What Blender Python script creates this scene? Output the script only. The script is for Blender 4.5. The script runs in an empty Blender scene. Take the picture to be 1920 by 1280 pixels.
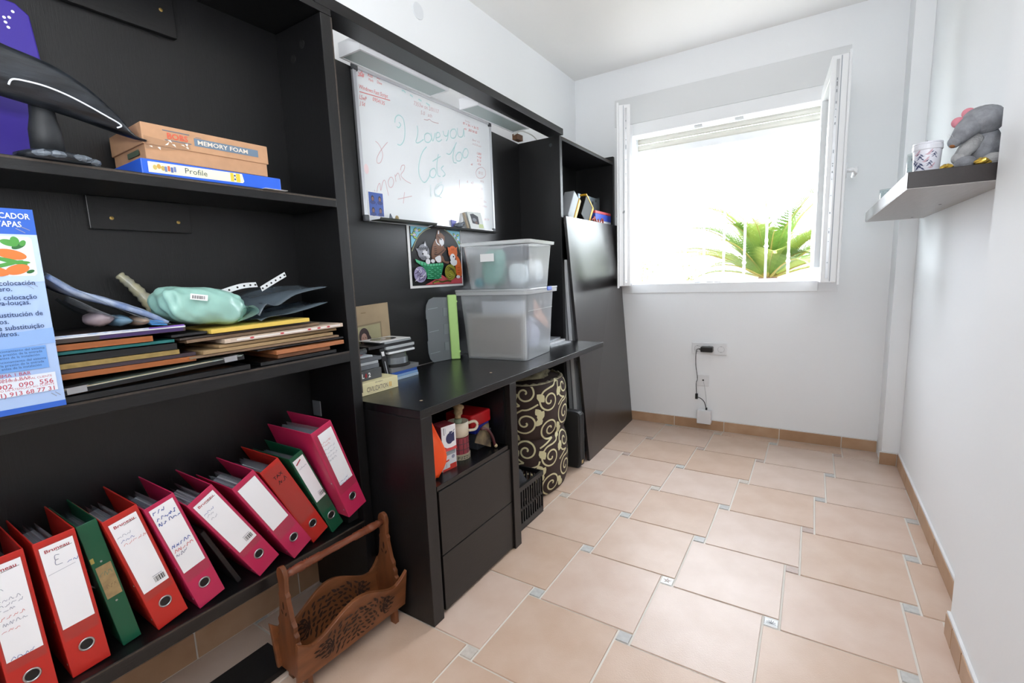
import bpy, math, random
from mathutils import Vector, Matrix

random.seed(7)
SC = bpy.context.scene
COL = SC.collection

# ------------------------------------------------------------------ camera, world, lamps, exposure
def _camera():
    yaw, pitch, roll, f, h = -0.57077, 0.14194, -0.03782, 879.08, 1.1592
    cy, sy = math.cos(yaw), math.sin(yaw)
    fw = Vector((sy*math.cos(pitch), cy*math.cos(pitch), -math.sin(pitch)))
    r = Vector((cy, -sy, 0)); u = r.cross(fw)
    c, s = math.cos(roll), math.sin(roll)
    rr = c*r + s*u; uu = -s*r + c*u
    m = Matrix((rr, uu, -fw)).transposed().to_4x4()
    m.translation = (0, 0, h)
    cam = bpy.data.cameras.new('camera'); o = bpy.data.objects.new('camera', cam)
    cam.sensor_width = 36; cam.lens = f/1920*36; cam.clip_start = 0.02; cam.clip_end = 200
    o.matrix_world = m; COL.objects.link(o); SC.camera = o
_camera()

SKY_STRENGTH = 7.5
w = bpy.data.worlds.new('World'); SC.world = w; w.use_nodes = True
bg = w.node_tree.nodes['Background']
bg.inputs[0].default_value = (0.87, 0.925, 1.0, 1); bg.inputs[1].default_value = SKY_STRENGTH

def lamp(name, kind, loc, aim, energy, color=(1, 1, 1), sx=1, sy=1, portal=False):
    l = bpy.data.lights.new(name, kind); l.energy = energy; l.color = color
    if kind == 'AREA':
        l.shape = 'RECTANGLE'; l.size = sx; l.size_y = sy
        if portal: l.cycles.is_portal = True
    o = bpy.data.objects.new(name, l); o.location = loc
    o.rotation_euler = (Vector(aim)-Vector(loc)).to_track_quat('-Z', 'Y').to_euler()
    COL.objects.link(o); return o
lamp('window_portal', 'AREA', (-0.55, 3.76, 1.53), (-0.55, 0, 1.53), 1, sx=1.3, sy=1.0, portal=True)
# sun over the roof, lights only the garden
s = lamp('sun', 'SUN', (3, -2, 9), (1.2, 3.5, 0), 0.8, (1, .96, .88)); s.data.angle = 0.01
# added fill lamp behind the camera, aimed up like a bounced flash
lamp('room_fill', 'AREA', (0.0, -0.55, 1.45), (-0.15, -0.1, 2.58), 18, (.96, .98, 1.0), .35, .35)
vs = SC.view_settings
SC.display_settings.display_device = 'sRGB'
vs.view_transform = 'Standard'; vs.look = 'None'; vs.exposure = 1.35; vs.gamma = 1.0; vs.use_curve_mapping = False
SC.cycles.max_bounces = 10; SC.cycles.diffuse_bounces = 6; SC.cycles.transparent_max_bounces = 16
SC.cycles.caustics_reflective = False; SC.cycles.caustics_refractive = False
SC.cycles.sample_clamp_indirect = 8
SC.cycles.use_denoising = True

# ------------------------------------------------------------------ helpers
def lin(c):
    if isinstance(c, str):
        c = c.lstrip('#'); c = [int(c[i:i+2], 16)/255 for i in (0, 2, 4)]
        return tuple(x/12.92 if x <= .04045 else ((x+.055)/1.055)**2.4 for x in c)
    return tuple(c)
_M = {}
def mat(key, col='#808080', rough=.5, metal=0, spec=.5, noise=0, nscale=20, bump=0, bscale=200, stretch=None,
        alpha=1, col2=None, coat=0, emit=0):
    """procedural Principled material; noise mixes col with col2 (or a darker col)"""
    if key in _M: return _M[key]
    m = bpy.data.materials.new(key); m.use_nodes = True; nt = m.node_tree; N = nt.nodes; L = nt.links
    b = N['Principled BSDF']; c = lin(col)
    b.inputs['Base Color'].default_value = (*c, 1); b.inputs['Roughness'].default_value = rough
    b.inputs['Metallic'].default_value = metal; b.inputs['Specular IOR Level'].default_value = spec
    b.inputs['Coat Weight'].default_value = coat
    tc = None
    if noise or bump:
        tc = N.new('ShaderNodeTexCoord'); mp = N.new('ShaderNodeMapping'); L.new(tc.outputs['Object'], mp.inputs[0])
        if stretch: mp.inputs['Scale'].default_value = stretch
    if noise:
        t = N.new('ShaderNodeTexNoise'); t.inputs['Scale'].default_value = nscale; t.inputs['Detail'].default_value = 5
        L.new(mp.outputs[0], t.inputs['Vector'])
        rp = N.new('ShaderNodeValToRGB'); c2 = lin(col2) if col2 else tuple(x*(1-noise) for x in c)
        rp.color_ramp.elements[0].position = .3; rp.color_ramp.elements[1].position = .7
        rp.color_ramp.elements[0].color = (*c2, 1); rp.color_ramp.elements[1].color = (*c, 1)
        L.new(t.outputs['Fac'], rp.inputs[0]); L.new(rp.outputs[0], b.inputs['Base Color'])
    if bump:
        t2 = N.new('ShaderNodeTexNoise'); t2.inputs['Scale'].default_value = bscale; t2.inputs['Detail'].default_value = 4
        L.new(mp.outputs[0], t2.inputs['Vector'])
        bp = N.new('ShaderNodeBump'); bp.inputs['Strength'].default_value = bump; bp.inputs['Distance'].default_value = .002
        L.new(t2.outputs['Fac'], bp.inputs['Height']); L.new(bp.outputs[0], b.inputs['Normal'])
    if emit:
        b.inputs['Emission Color'].default_value = (*c, 1); b.inputs['Emission Strength'].default_value = emit
    if alpha < 1:      # thin clear plastic: lets most light straight through
        out = N['Material Output']; mx = N.new('ShaderNodeMixShader'); tr = N.new('ShaderNodeBsdfTransparent')
        mx.inputs[0].default_value = alpha
        L.new(tr.outputs[0], mx.inputs[1]); L.new(b.outputs[0], mx.inputs[2]); L.new(mx.outputs[0], out.inputs[0])
    _M[key] = m; return m
def glassy(key, tint='#ffffff', haze=.08, rough=.05, ior=1.45):
    """clear sheet: transparent, a little haze, fresnel reflection"""
    if key in _M: return _M[key]
    m = bpy.data.materials.new(key); m.use_nodes = True; nt = m.node_tree; N = nt.nodes; L = nt.links
    N.remove(N['Principled BSDF']); out = N['Material Output']
    tr = N.new('ShaderNodeBsdfTransparent'); tr.inputs[0].default_value = (*lin(tint), 1)
    df = N.new('ShaderNodeBsdfDiffuse'); df.inputs[0].default_value = (*lin(tint), 1)
    tl = N.new('ShaderNodeBsdfTranslucent'); tl.inputs[0].default_value = (*lin(tint), 1)
    dm = N.new('ShaderNodeMixShader'); dm.inputs[0].default_value = .5; L.new(df.outputs[0], dm.inputs[1]); L.new(tl.outputs[0], dm.inputs[2])
    a = N.new('ShaderNodeMixShader'); a.inputs[0].default_value = haze; L.new(tr.outputs[0], a.inputs[1]); L.new(dm.outputs[0], a.inputs[2])
    gl = N.new('ShaderNodeBsdfGlossy'); gl.inputs['Roughness'].default_value = rough
    fr = N.new('ShaderNodeFresnel'); ge = N.new('ShaderNodeNewGeometry'); mr = N.new('ShaderNodeMapRange'); mr.inputs['To Min'].default_value = ior; mr.inputs['To Max'].default_value = 1/ior
    L.new(ge.outputs['Backfacing'], mr.inputs['Value']); L.new(mr.outputs[0], fr.inputs[0])     # a thin sheet reflects the same from both of its faces
    f = N.new('ShaderNodeMixShader'); L.new(fr.outputs[0], f.inputs[0]); L.new(a.outputs[0], f.inputs[1]); L.new(gl.outputs[0], f.inputs[2])
    L.new(f.outputs[0], out.inputs[0]); _M[key] = m; return m

class MB:
    """mesh builder: world coordinates through an optional matrix T"""
    def __init__(s, T=None): s.V = []; s.F = []; s.I = []; s.T = T
    def _v(s, p):
        p = Vector(p)
        if s.T is not None: p = s.T @ p
        s.V.append(p); return len(s.V)-1
    def face(s, pts, m=0): s.F.append([s._v(p) for p in pts]); s.I.append(m); return s
    def _f(s, idx, m): s.F.append(list(idx)); s.I.append(m)
    def box(s, x0, x1, y0, y1, z0, z1, m=0):
        b = len(s.V)
        for p in ((x0,y0,z0),(x1,y0,z0),(x1,y1,z0),(x0,y1,z0),(x0,y0,z1),(x1,y0,z1),(x1,y1,z1),(x0,y1,z1)): s._v(p)
        for q in ((0,3,2,1),(4,5,6,7),(0,1,5,4),(1,2,6,5),(2,3,7,6),(3,0,4,7)): s._f([b+i for i in q], m)
        return s
    def hexa(s, P, m=0):
        """eight corners, bottom four then top four, counter-clockwise from above"""
        b = len(s.V)
        for p in P: s._v(p)
        for q in ((0,3,2,1),(4,5,6,7),(0,1,5,4),(1,2,6,5),(2,3,7,6),(3,0,4,7)): s._f([b+i for i in q], m)
        return s
    def prism(s, pts, vec, m=0, m_side=None):
        n = len(pts); b = len(s.V); vec = Vector(vec)
        for p in pts: s._v(p)
        for p in pts: s._v(Vector(p)+vec)
        s._f(range(b+n-1, b-1, -1), m); s._f(range(b+n, b+2*n), m)
        for i in range(n):
            j = (i+1) % n; s._f((b+i, b+j, b+n+j, b+n+i), m if m_side is None else m_side)
        return s
    def tube(s, path, r, n=8, m=0, closed=False, cap=True):
        path = [Vector(p) for p in path]; k = len(path); b = len(s.V)
        rs = r if isinstance(r, (list, tuple)) else [r]*k
        up = Vector((0, 0, 1))
        for i in range(k):
            if closed: t = path[(i+1) % k]-path[i-1]
            else: t = path[min(i+1, k-1)]-path[max(i-1, 0)]
            t = t.normalized() if t.length > 1e-9 else Vector((0, 0, 1))
            a = t.cross(up)
            if a.length < .05: a = t.cross(Vector((1, 0, 0)))
            a.normalize(); c = t.cross(a)
            for j in range(n):
                q = 2*math.pi*j/n; s._v(path[i]+a*math.cos(q)*rs[i]+c*math.sin(q)*rs[i])
        for i in range(k if closed else k-1):
            i2 = (i+1) % k
            for j in range(n):
                j2 = (j+1) % n; s._f((b+i*n+j, b+i*n+j2, b+i2*n+j2, b+i2*n+j), m)
        if cap and not closed:
            s._f([b+j for j in range(n-1, -1, -1)], m); s._f([b+(k-1)*n+j for j in range(n)], m)
        return s
    def lathe(s, prof, c, n=24, m=0, axis='z', cap=True):
        """profile of (radius, height) pairs"""
        b = len(s.V); c = Vector(c); k = len(prof)
        for r, h in prof:
            for j in range(n):
                q = 2*math.pi*j/n; u, v = r*math.cos(q), r*math.sin(q)
                s._v(c+Vector({'z': (u, v, h), 'x': (h, u, v), 'y': (v, h, u)}[axis]))
        for i in range(k-1):
            for j in range(n):
                j2 = (j+1) % n; s._f((b+i*n+j, b+i*n+j2, b+(i+1)*n+j2, b+(i+1)*n+j), m)
        if cap:
            s._f([b+j for j in range(n-1, -1, -1)], m); s._f([b+(k-1)*n+j for j in range(n)], m)
        return s
    def ball(s, c, r, n=16, k=10, m=0, wob=0, seed=0, sq=1.0):
        if not isinstance(r, (tuple, list)): r = (r, r, r)
        b = len(s.V); c = Vector(c); rng = random.Random(seed); ph = [rng.uniform(0, 6.28) for _ in range(6)]
        s._v(c-Vector((0, 0, r[2])))
        for i in range(1, k):
            t = math.pi*i/k-math.pi/2
            for j in range(n):
                q = 2*math.pi*j/n; d = 1+wob*(.5*math.sin(2*q+ph[0]+2*t)+.45*math.sin(3*q+ph[1]-3*t)+.35*math.sin(5*q+ph[2]+5*t)+.25*math.sin(9*q+ph[3]+7*t)+.35*(rng.random()-.5))
                g = lambda x: math.copysign(abs(x)**sq, x)
                s._v(c+Vector((r[0]*g(math.cos(t))*g(math.cos(q))*d, r[1]*g(math.cos(t))*g(math.sin(q))*d, r[2]*g(math.sin(t))*(1+wob*.5*(math.sin(3*q+ph[4])+math.sin(5*q+ph[5])+.6*(rng.random()-.5))))))
        top = s._v(c+Vector((0, 0, r[2])))
        for j in range(n):
            j2 = (j+1) % n; s._f((b, b+1+j2, b+1+j), m); s._f((top, b+1+(k-2)*n+j, b+1+(k-2)*n+j2), m)
        for i in range(k-2):
            for j in range(n):
                j2 = (j+1) % n; s._f((b+1+i*n+j, b+1+i*n+j2, b+1+(i+1)*n+j2, b+1+(i+1)*n+j), m)
        return s
    def grid(s, fn, nu, nv, m=0):
        b = len(s.V)
        for i in range(nu+1):
            for j in range(nv+1): s._v(fn(i/nu, j/nv))
        for i in range(nu):
            for j in range(nv):
                a = b+i*(nv+1)+j; s._f((a, a+nv+1, a+nv+2, a+1), m)
        return s
    def base(s):
        lo = [min(v[i] for v in s.V) for i in range(3)]; hi = [max(v[i] for v in s.V) for i in range(3)]
        return Vector(((lo[0]+hi[0])/2, (lo[1]+hi[1])/2, lo[2]))
    def build(s, name, mats, parent=None, bevel=0, smooth=False, sub=0, solid=0, seg=2, label=None, kind=None):
        if not isinstance(mats, (list, tuple)): mats = [mats]
        off = Vector((0, 0, 0)); p = parent
        if parent is None: off = s.base()
        else:
            while p is not None: off = off+p.location; p = p.parent
        me = bpy.data.meshes.new(name)
        me.from_pydata([v-off for v in s.V], [], s.F)
        for x in mats: me.materials.append(x)
        if len(mats) > 1: me.polygons.foreach_set('material_index', s.I)
        if smooth: me.polygons.foreach_set('use_smooth', [True]*len(me.polygons))
        o = bpy.data.objects.new(name, me); COL.objects.link(o)
        if parent is None: o.location = off
        else: o.parent = parent
        if solid:
            d = o.modifiers.new('solid', 'SOLIDIFY'); d.thickness = solid; d.offset = 0
        if bevel:
            d = o.modifiers.new('bevel', 'BEVEL'); d.width = bevel; d.segments = seg; d.limit_method = 'ANGLE'; d.angle_limit = .6
        if sub:
            d = o.modifiers.new('sub', 'SUBSURF'); d.levels = sub; d.render_levels = sub
        if label: o['label'] = label
        if kind: o['kind'] = kind
        return o
def thing(name, label, cat, loc=(0, 0, 0), group=None):
    o = bpy.data.objects.new(name, None); COL.objects.link(o); o.location = loc; o.empty_display_size = .05
    return tag(o, label, cat, group)
def tag(o, label, cat, group=None):
    o['label'] = label; o['category'] = cat
    if group: o['group'] = group
    return o
def struct(mb, name, mats, **k): return mb.build(name, mats, kind='structure', **k)
def frame(o, x, y):
    """matrix of a drawing plane: origin, right and up vectors"""
    x = Vector(x).normalized(); y = Vector(y).normalized(); z = x.cross(y)
    m = Matrix((x, y, z)).transposed().to_4x4(); m.translation = o; return m
def face_x(x, y, z): return frame((x, y, z), (0, 1, 0), (0, 0, 1))      # a sheet looking at +x
class Flat:
    """print on a plane: layered flat shapes, one mesh"""
    def __init__(s, M, lift=.0004): s.M = M; s.mb = MB(M); s.d = lift; s.mats = []
    def _m(s, m):
        if m not in s.mats: s.mats.append(m)
        s.d += .00006; return s.mats.index(m)
    def poly(s, pts, m): i = s._m(m); s.mb.face([(u, v, s.d) for u, v in pts], i); return s
    def rect(s, u0, v0, u1, v1, m): return s.poly([(u0, v0), (u1, v0), (u1, v1), (u0, v1)], m)
    def ell(s, c, rx, ry, m, rot=0, n=20):
        ca, sa = math.cos(rot), math.sin(rot); P = []
        for k in range(n):
            q = 2*math.pi*k/n; x, y = rx*math.cos(q), ry*math.sin(q); P.append((c[0]+x*ca-y*sa, c[1]+x*sa+y*ca))
        return s.poly(P, m)
    def stroke(s, pts, w, m, closed=False):
        i = s._m(m); P = [Vector((a, b)) for a, b in pts]
        if closed: P.append(P[0])
        n = len(P); Lf = []; Rt = []
        for k in range(n):
            t = P[min(k+1, n-1)]-P[max(k-1, 0)]
            if t.length < 1e-9: t = Vector((1, 0))
            t.normalize(); q = Vector((-t.y, t.x))*w/2
            Lf.append(P[k]+q); Rt.append(P[k]-q)
        b = len(s.mb.V)
        for k in range(n): s.mb._v((Lf[k].x, Lf[k].y, s.d)); s.mb._v((Rt[k].x, Rt[k].y, s.d))
        for k in range(n-1): s.mb._f((b+2*k+1, b+2*k+3, b+2*k+2, b+2*k), i)
        return s
    def build(s, name, parent, **k): return s.mb.build(name, s.mats, parent, **k)
def smooth_path(pts, n=6, closed=False):
    P = [Vector(p) for p in pts]; k = len(P); out = []
    g = (lambda i: P[i % k]) if closed else (lambda i: P[max(0, min(k-1, i))])
    for i in range(k if closed else k-1):
        a, b, c, d = g(i-1), g(i), g(i+1), g(i+2)
        for j in range(n):
            t = j/n
            out.append(.5*((2*b)+(c-a)*t+(2*a-5*b+4*c-d)*t*t+(3*b-a-3*c+d)*t**3))
    if not closed: out.append(P[-1])
    return out
def sp(pts, n=6, closed=False): return [tuple(p) for p in smooth_path([(*p, 0) if len(p) == 2 else p for p in pts], n, closed)]
def sp2(pts, n=6, closed=False): return [(p[0], p[1]) for p in sp(pts, n, closed)]
_T = {}
def text(parent, s, M, size, m, name='lettering', align='LEFT', sx=1.0, shear=0, bold=0, lift=.0008):
    key = (s, align, shear, bold)
    if key not in _T:
        c = bpy.data.curves.new('t', 'FONT'); c.body = s; c.align_x = align; c.size = 1; c.shear = shear; c.offset = bold; c.resolution_u = 2
        o = bpy.data.objects.new('t', c); COL.objects.link(o)
        dg = bpy.context.evaluated_depsgraph_get()
        me = bpy.data.meshes.new_from_object(o.evaluated_get(dg))
        _T[key] = ([v.co.copy() for v in me.vertices], [list(p.vertices) for p in me.polygons])
        bpy.data.objects.remove(o); bpy.data.curves.remove(c); bpy.data.meshes.remove(me)
    V, F = _T[key]; mb = MB(M); b = 0
    for v in V: mb._v((v.x*size*sx, v.y*size, lift))
    for f in F: mb._f(f, 0)
    return mb.build(name, m, parent)
def copy_tree(o, parent=None, d=None):
    c = o.copy(); COL.objects.link(c)
    if parent is not None: c.parent = parent
    for ch in o.children: copy_tree(ch, c)
    return c

# ------------------------------------------------------------------ shared materials
WALL = mat('white_plaster', '#f0f2f4', .85, spec=.25, bump=.15, bscale=60)
CEIL = mat('ceiling_paint', '#f1f0ee', .9, spec=.2)
PVC = mat('white_pvc', '#eef0f2', .28)
BLK = mat('black_brown_veneer', '#0e0e10', .40, spec=.5, noise=1, nscale=9, col2='#09090a', bump=.18, bscale=30, stretch=(18, 18, 1.2))
BLKH = mat('black_brown_veneer_long', '#0f0f11', .34, spec=.5, noise=1, nscale=9, col2='#0a0a0b', bump=.15, bscale=30, stretch=(18, 1.2, 18))
DESKM = mat('desk_veneer', '#121214', .25, spec=.5, noise=1, nscale=8, col2='#0c0c0e', bump=.25, bscale=30, stretch=(16, 1.2, 16))
PANELM = mat('satin_dark_laminate', '#201b1a', .30, spec=.9, noise=.25, nscale=5, bump=.12, bscale=25, stretch=(14, 14, 1.2))
DRAWM = mat('drawer_veneer', '#14110f', .4, noise=.25, nscale=8, bump=.25, bscale=30, stretch=(16, 1.2, 16))
RAW = mat('raw_chipboard_edge', '#4a4038', .7, noise=.4, nscale=120)
GROUT = mat('pale_grout', '#d8d3cb', .8)
BLACK = mat('matt_black', '#0c0c0d', .6)
INK = mat('black_ink', '#16161a', .6)
WHITE = mat('white_paper', '#e9e9ea', .6)
SILVER = mat('silver_metal', '#b8babd', .3, metal=1)
DKMET = mat('dark_metal', '#55575a', .35, metal=1)
CLEAR = glassy('clear_plastic_film', '#e8eef2', .16, .12)
def tilemat(k):
    key = 'terracotta_%d' % k
    if key in _M: return _M[key]
    a, b = [('#d2bbaa', '#c6aa95'), ('#d4beaf', '#c9ae9c'), ('#ceb5a2', '#c2a58f'), ('#d6c2b5', '#cbb4a4')][k]
    m = mat(key, a, .38, spec=.5, noise=1, nscale=7, col2=b, bump=.2, bscale=220); return m

# ------------------------------------------------------------------ room shell
XL, XN, XW, YB, YP, YR, H = -1.585, .459, .4055, 3.4865, 1.815, -1.3, 2.5876
LT, ST, GX, GY = .3456, .0482, -.852, 1.0119

def build_floor():
    fl = struct(MB().box(XL-.1, XN+.1, YR-.1, YB+.0, -.06, -.004), 'floor', GROUT)
    rng = random.Random(3); g = .0027
    x0l, y0l, y1l = XL+.002, YR+.002, YB-.002
    meshes = {}
    def put(name, ax, ay, bx, by, m, h=0):
        xr = (XN if (ay+by)/2 > YP-.02 else XW)-.002
        ax, bx = max(ax, x0l), min(bx, xr); ay, by = max(ay, y0l), min(by, y1l)
        if bx-ax < .012 or by-ay < .012: return None
        key = (name, round(bx-ax, 4), round(by-ay, 4), m.name)
        o = None
        if key in meshes:
            o = bpy.data.objects.new(name, meshes[key]); COL.objects.link(o)
        else:
            hx, hy = (bx-ax)/2, (by-ay)/2; c = .0016
            mb = MB().hexa([(-hx, -hy, -.006), (hx, -hy, -.006), (hx, hy, -.006), (-hx, hy, -.006),
                            (-hx+c, -hy+c, 0), (hx-c, -hy+c, 0), (hx-c, hy-c, 0), (-hx+c, hy-c, 0)])
            me = bpy.data.meshes.new(name); me.from_pydata(mb.V, [], mb.F); me.materials.append(m); meshes[key] = me
            o = bpy.data.objects.new(name, me); COL.objects.link(o)
        o.parent = fl; o.location = Vector(((ax+bx)/2, (ay+by)/2, h+rng.uniform(-.0004, .0002)))-fl.location
        return o
    ins = [mat('insert_blue_grey', '#c6c6c3', .4, noise=.2, nscale=60), mat('insert_mauve', '#c0aca2', .4, noise=.2, nscale=60),
           mat('insert_pale', '#cfc6bc', .4, noise=.2, nscale=60), mat('insert_grey', '#bdbcba', .4, noise=.2, nscale=60)]
    deco = mat('insert_white', '#dfe0df', .35)
    lookup = {(2, 2): 4, (1, 2): 4, (1, 1): 3, (0, 1): 0, (0, 0): 2, (0, 2): 0, (2, 4): 1, (-1, 4): 0, (0, 4): 2, (0, 5): 0, (3, 3): 0, (3, 4): 0, (3, 5): 0, (3, 6): 3}
    for u in range(-7, 9):
        for v in range(-9, 13):
            cx = GX+u*LT+v*ST; cy = GY-u*ST+v*LT
            if not (XL-.5 < cx < XN+.5 and YR-.5 < cy < YB+.5): continue
            put('floor_tile', cx+ST/2+g, cy-ST/2+g, cx+ST/2+LT-g, cy-ST/2+LT-g, tilemat(rng.randrange(4)))
            k = lookup.get((u, v), rng.randrange(4))
            o = put('tile_insert', cx-ST/2+g, cy-ST/2+g, cx+ST/2-g, cy+ST/2-g, deco if k == 4 else ins[k])
            if k == 4 and o:
                F = Flat(frame((cx, cy, .0), (1, 0, 0), (0, 1, 0)), .0005); q = mat('insert_drawing', '#6d7076', .5)
                if (u, v) == (2, 2):
                    for i in range(7):
                        a = i*math.pi/6; F.stroke(sp2([(0, -.008), (.009*math.cos(a), -.008+.010*math.sin(a)), (.015*math.cos(a), -.008+.017*math.sin(a))], 3), .0022, q)
                    F.stroke([(-.019, -.015), (.019, -.015), (.019, .015), (-.019, .015)], .0012, q, True)
                else:
                    for i in range(5):
                        a = math.pi/2+i*2*math.pi/5; F.poly([(.004*math.cos(a-.7), .004*math.sin(a-.7)), (.018*math.cos(a), .018*math.sin(a)), (.004*math.cos(a+.7), .004*math.sin(a+.7))], mat('insert_star', '#a58f84', .5))
                F.build('insert_motif', o)
    return fl
FLOOR = build_floor()

# walls
struct(MB().box(XL-.12, XL, YR, YB, 0, H), 'wall_left', WALL)
ox0, ox1, oz0, oz1 = -1.22, .13, .985, 2.378
mb = MB()
mb.box(XL-.12, ox0, YB, YB+.25, -.06, H); mb.box(ox1, XN+.12, YB, YB+.25, -.06, H)
mb.box(ox0, ox1, YB, YB+.25, -.06, oz0); mb.box(ox0, ox1, YB, YB+.25, oz1, H)
struct(mb, 'wall_back', WALL)
mb = MB(); mb.box(XN, XN+.12, YP, YB, 0, H); mb.box(XW, XN+.12, YR, YP, 0, H)
struct(mb, 'wall_right', WALL, bevel=.004)
struct(MB().box(.3778, XN-.0005, 3.2875, YB-.0005, 0, H), 'trim_1', WALL)
mb = MB(); mb.box(XL-.12, XN+.12, YR-.12, YR, 0, H)
struct(mb, 'wall_rear', WALL)
struct(MB().box(XL-.12, XN+.12, YR-.12, YB+.25, H, H+.12), 'ceiling', CEIL)

# skirting tiles, each a piece with its own edges and grout gaps
SK = [mat('skirting_a', '#be9d80', .45, noise=1, nscale=9, col2='#ae8a6a'), mat('skirting_b', '#b69375', .45, noise=1, nscale=9, col2='#a78363')]
CAULK = mat('white_caulk', '#e4e5e6', .5)
def skirting(name, axis, face, back, a0, a1, joints, extra=None, h=.072):
    mb = MB(); sgn = 1 if face > back else -1
    f2 = face-sgn*.003
    if axis == 'x': mb.box(a0, a1, min(f2, back), max(f2, back), 0, h-.002)
    else: mb.box(min(f2, back), max(f2, back), a0, a1, 0, h-.002)
    if axis == 'x': mb.prism([(a0, back, h-.002), (a1, back, h-.002), (a1, back, h+.006), (a0, back, h+.006)], (0, (f2-back)*.7, 0), 1)
    else: mb.prism([(back, a0, h-.002), (back, a1, h-.002), (back, a1, h+.008), (back, a0, h+.008)], ((f2-back), 0, 0), 1)
    o = struct(mb, name, [GROUT, CAULK])
    js = [a0]+[j for j in sorted(joints) if a0+.01 < j < a1-.01]+[a1]
    for k in range(len(js)-1):
        p, q = js[k]+.0025, js[k+1]-.0025
        m2 = MB()
        if axis == 'x': m2.box(p, q, min(face, back), max(face, back), .003, h)
        else: m2.box(min(face, back), max(face, back), p, q, .003, h)
        m2.build('skirting_tile', SK[k % 2], o, bevel=.0012, seg=1)
    return o
def steps(a, b, s, o): 
    r = []; x = o
    while x < b: r.append(x); x += s
    return r
skirting('baseboard_back', 'x', YB-.011, YB-.0002, XL+.001, .376, [-1.50, -1.163, -.822, -.482, -.142, .198])
skirting('baseboard_left', 'y', XL+.011, XL+.0002, YR, YB-.012, steps(YR, YB, .352, YR+.1), h=.092)
skirting('baseboard_right', 'y', XN-.011, XN-.0002, YP+.001, 3.286, steps(YP, 3.28, .3415, YP+.15))
skirting('baseboard_near', 'y', XW-.011, XW-.0002, YR, YP+.0, [YP-.08]+steps(YR, YP-.1, .3415, YR+.2))
o = skirting('baseboard_pillar', 'x', 3.2765, 3.2873, .367, XN-.012, [])
# round blanking plate on the left wall
mb = MB(); mb.lathe([(.0, 0), (.036, 0), (.036, .0012), (.034, .003), (0, .003)], (XL+.0002, 1.775, 2.372), 28, axis='x', cap=False)
tag(mb.build('junction_cover', mat('plate_paint', '#e2e5e9', .6), smooth=False), 'round white blanking plate high on the left wall above the black beam', 'wall plate')

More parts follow.
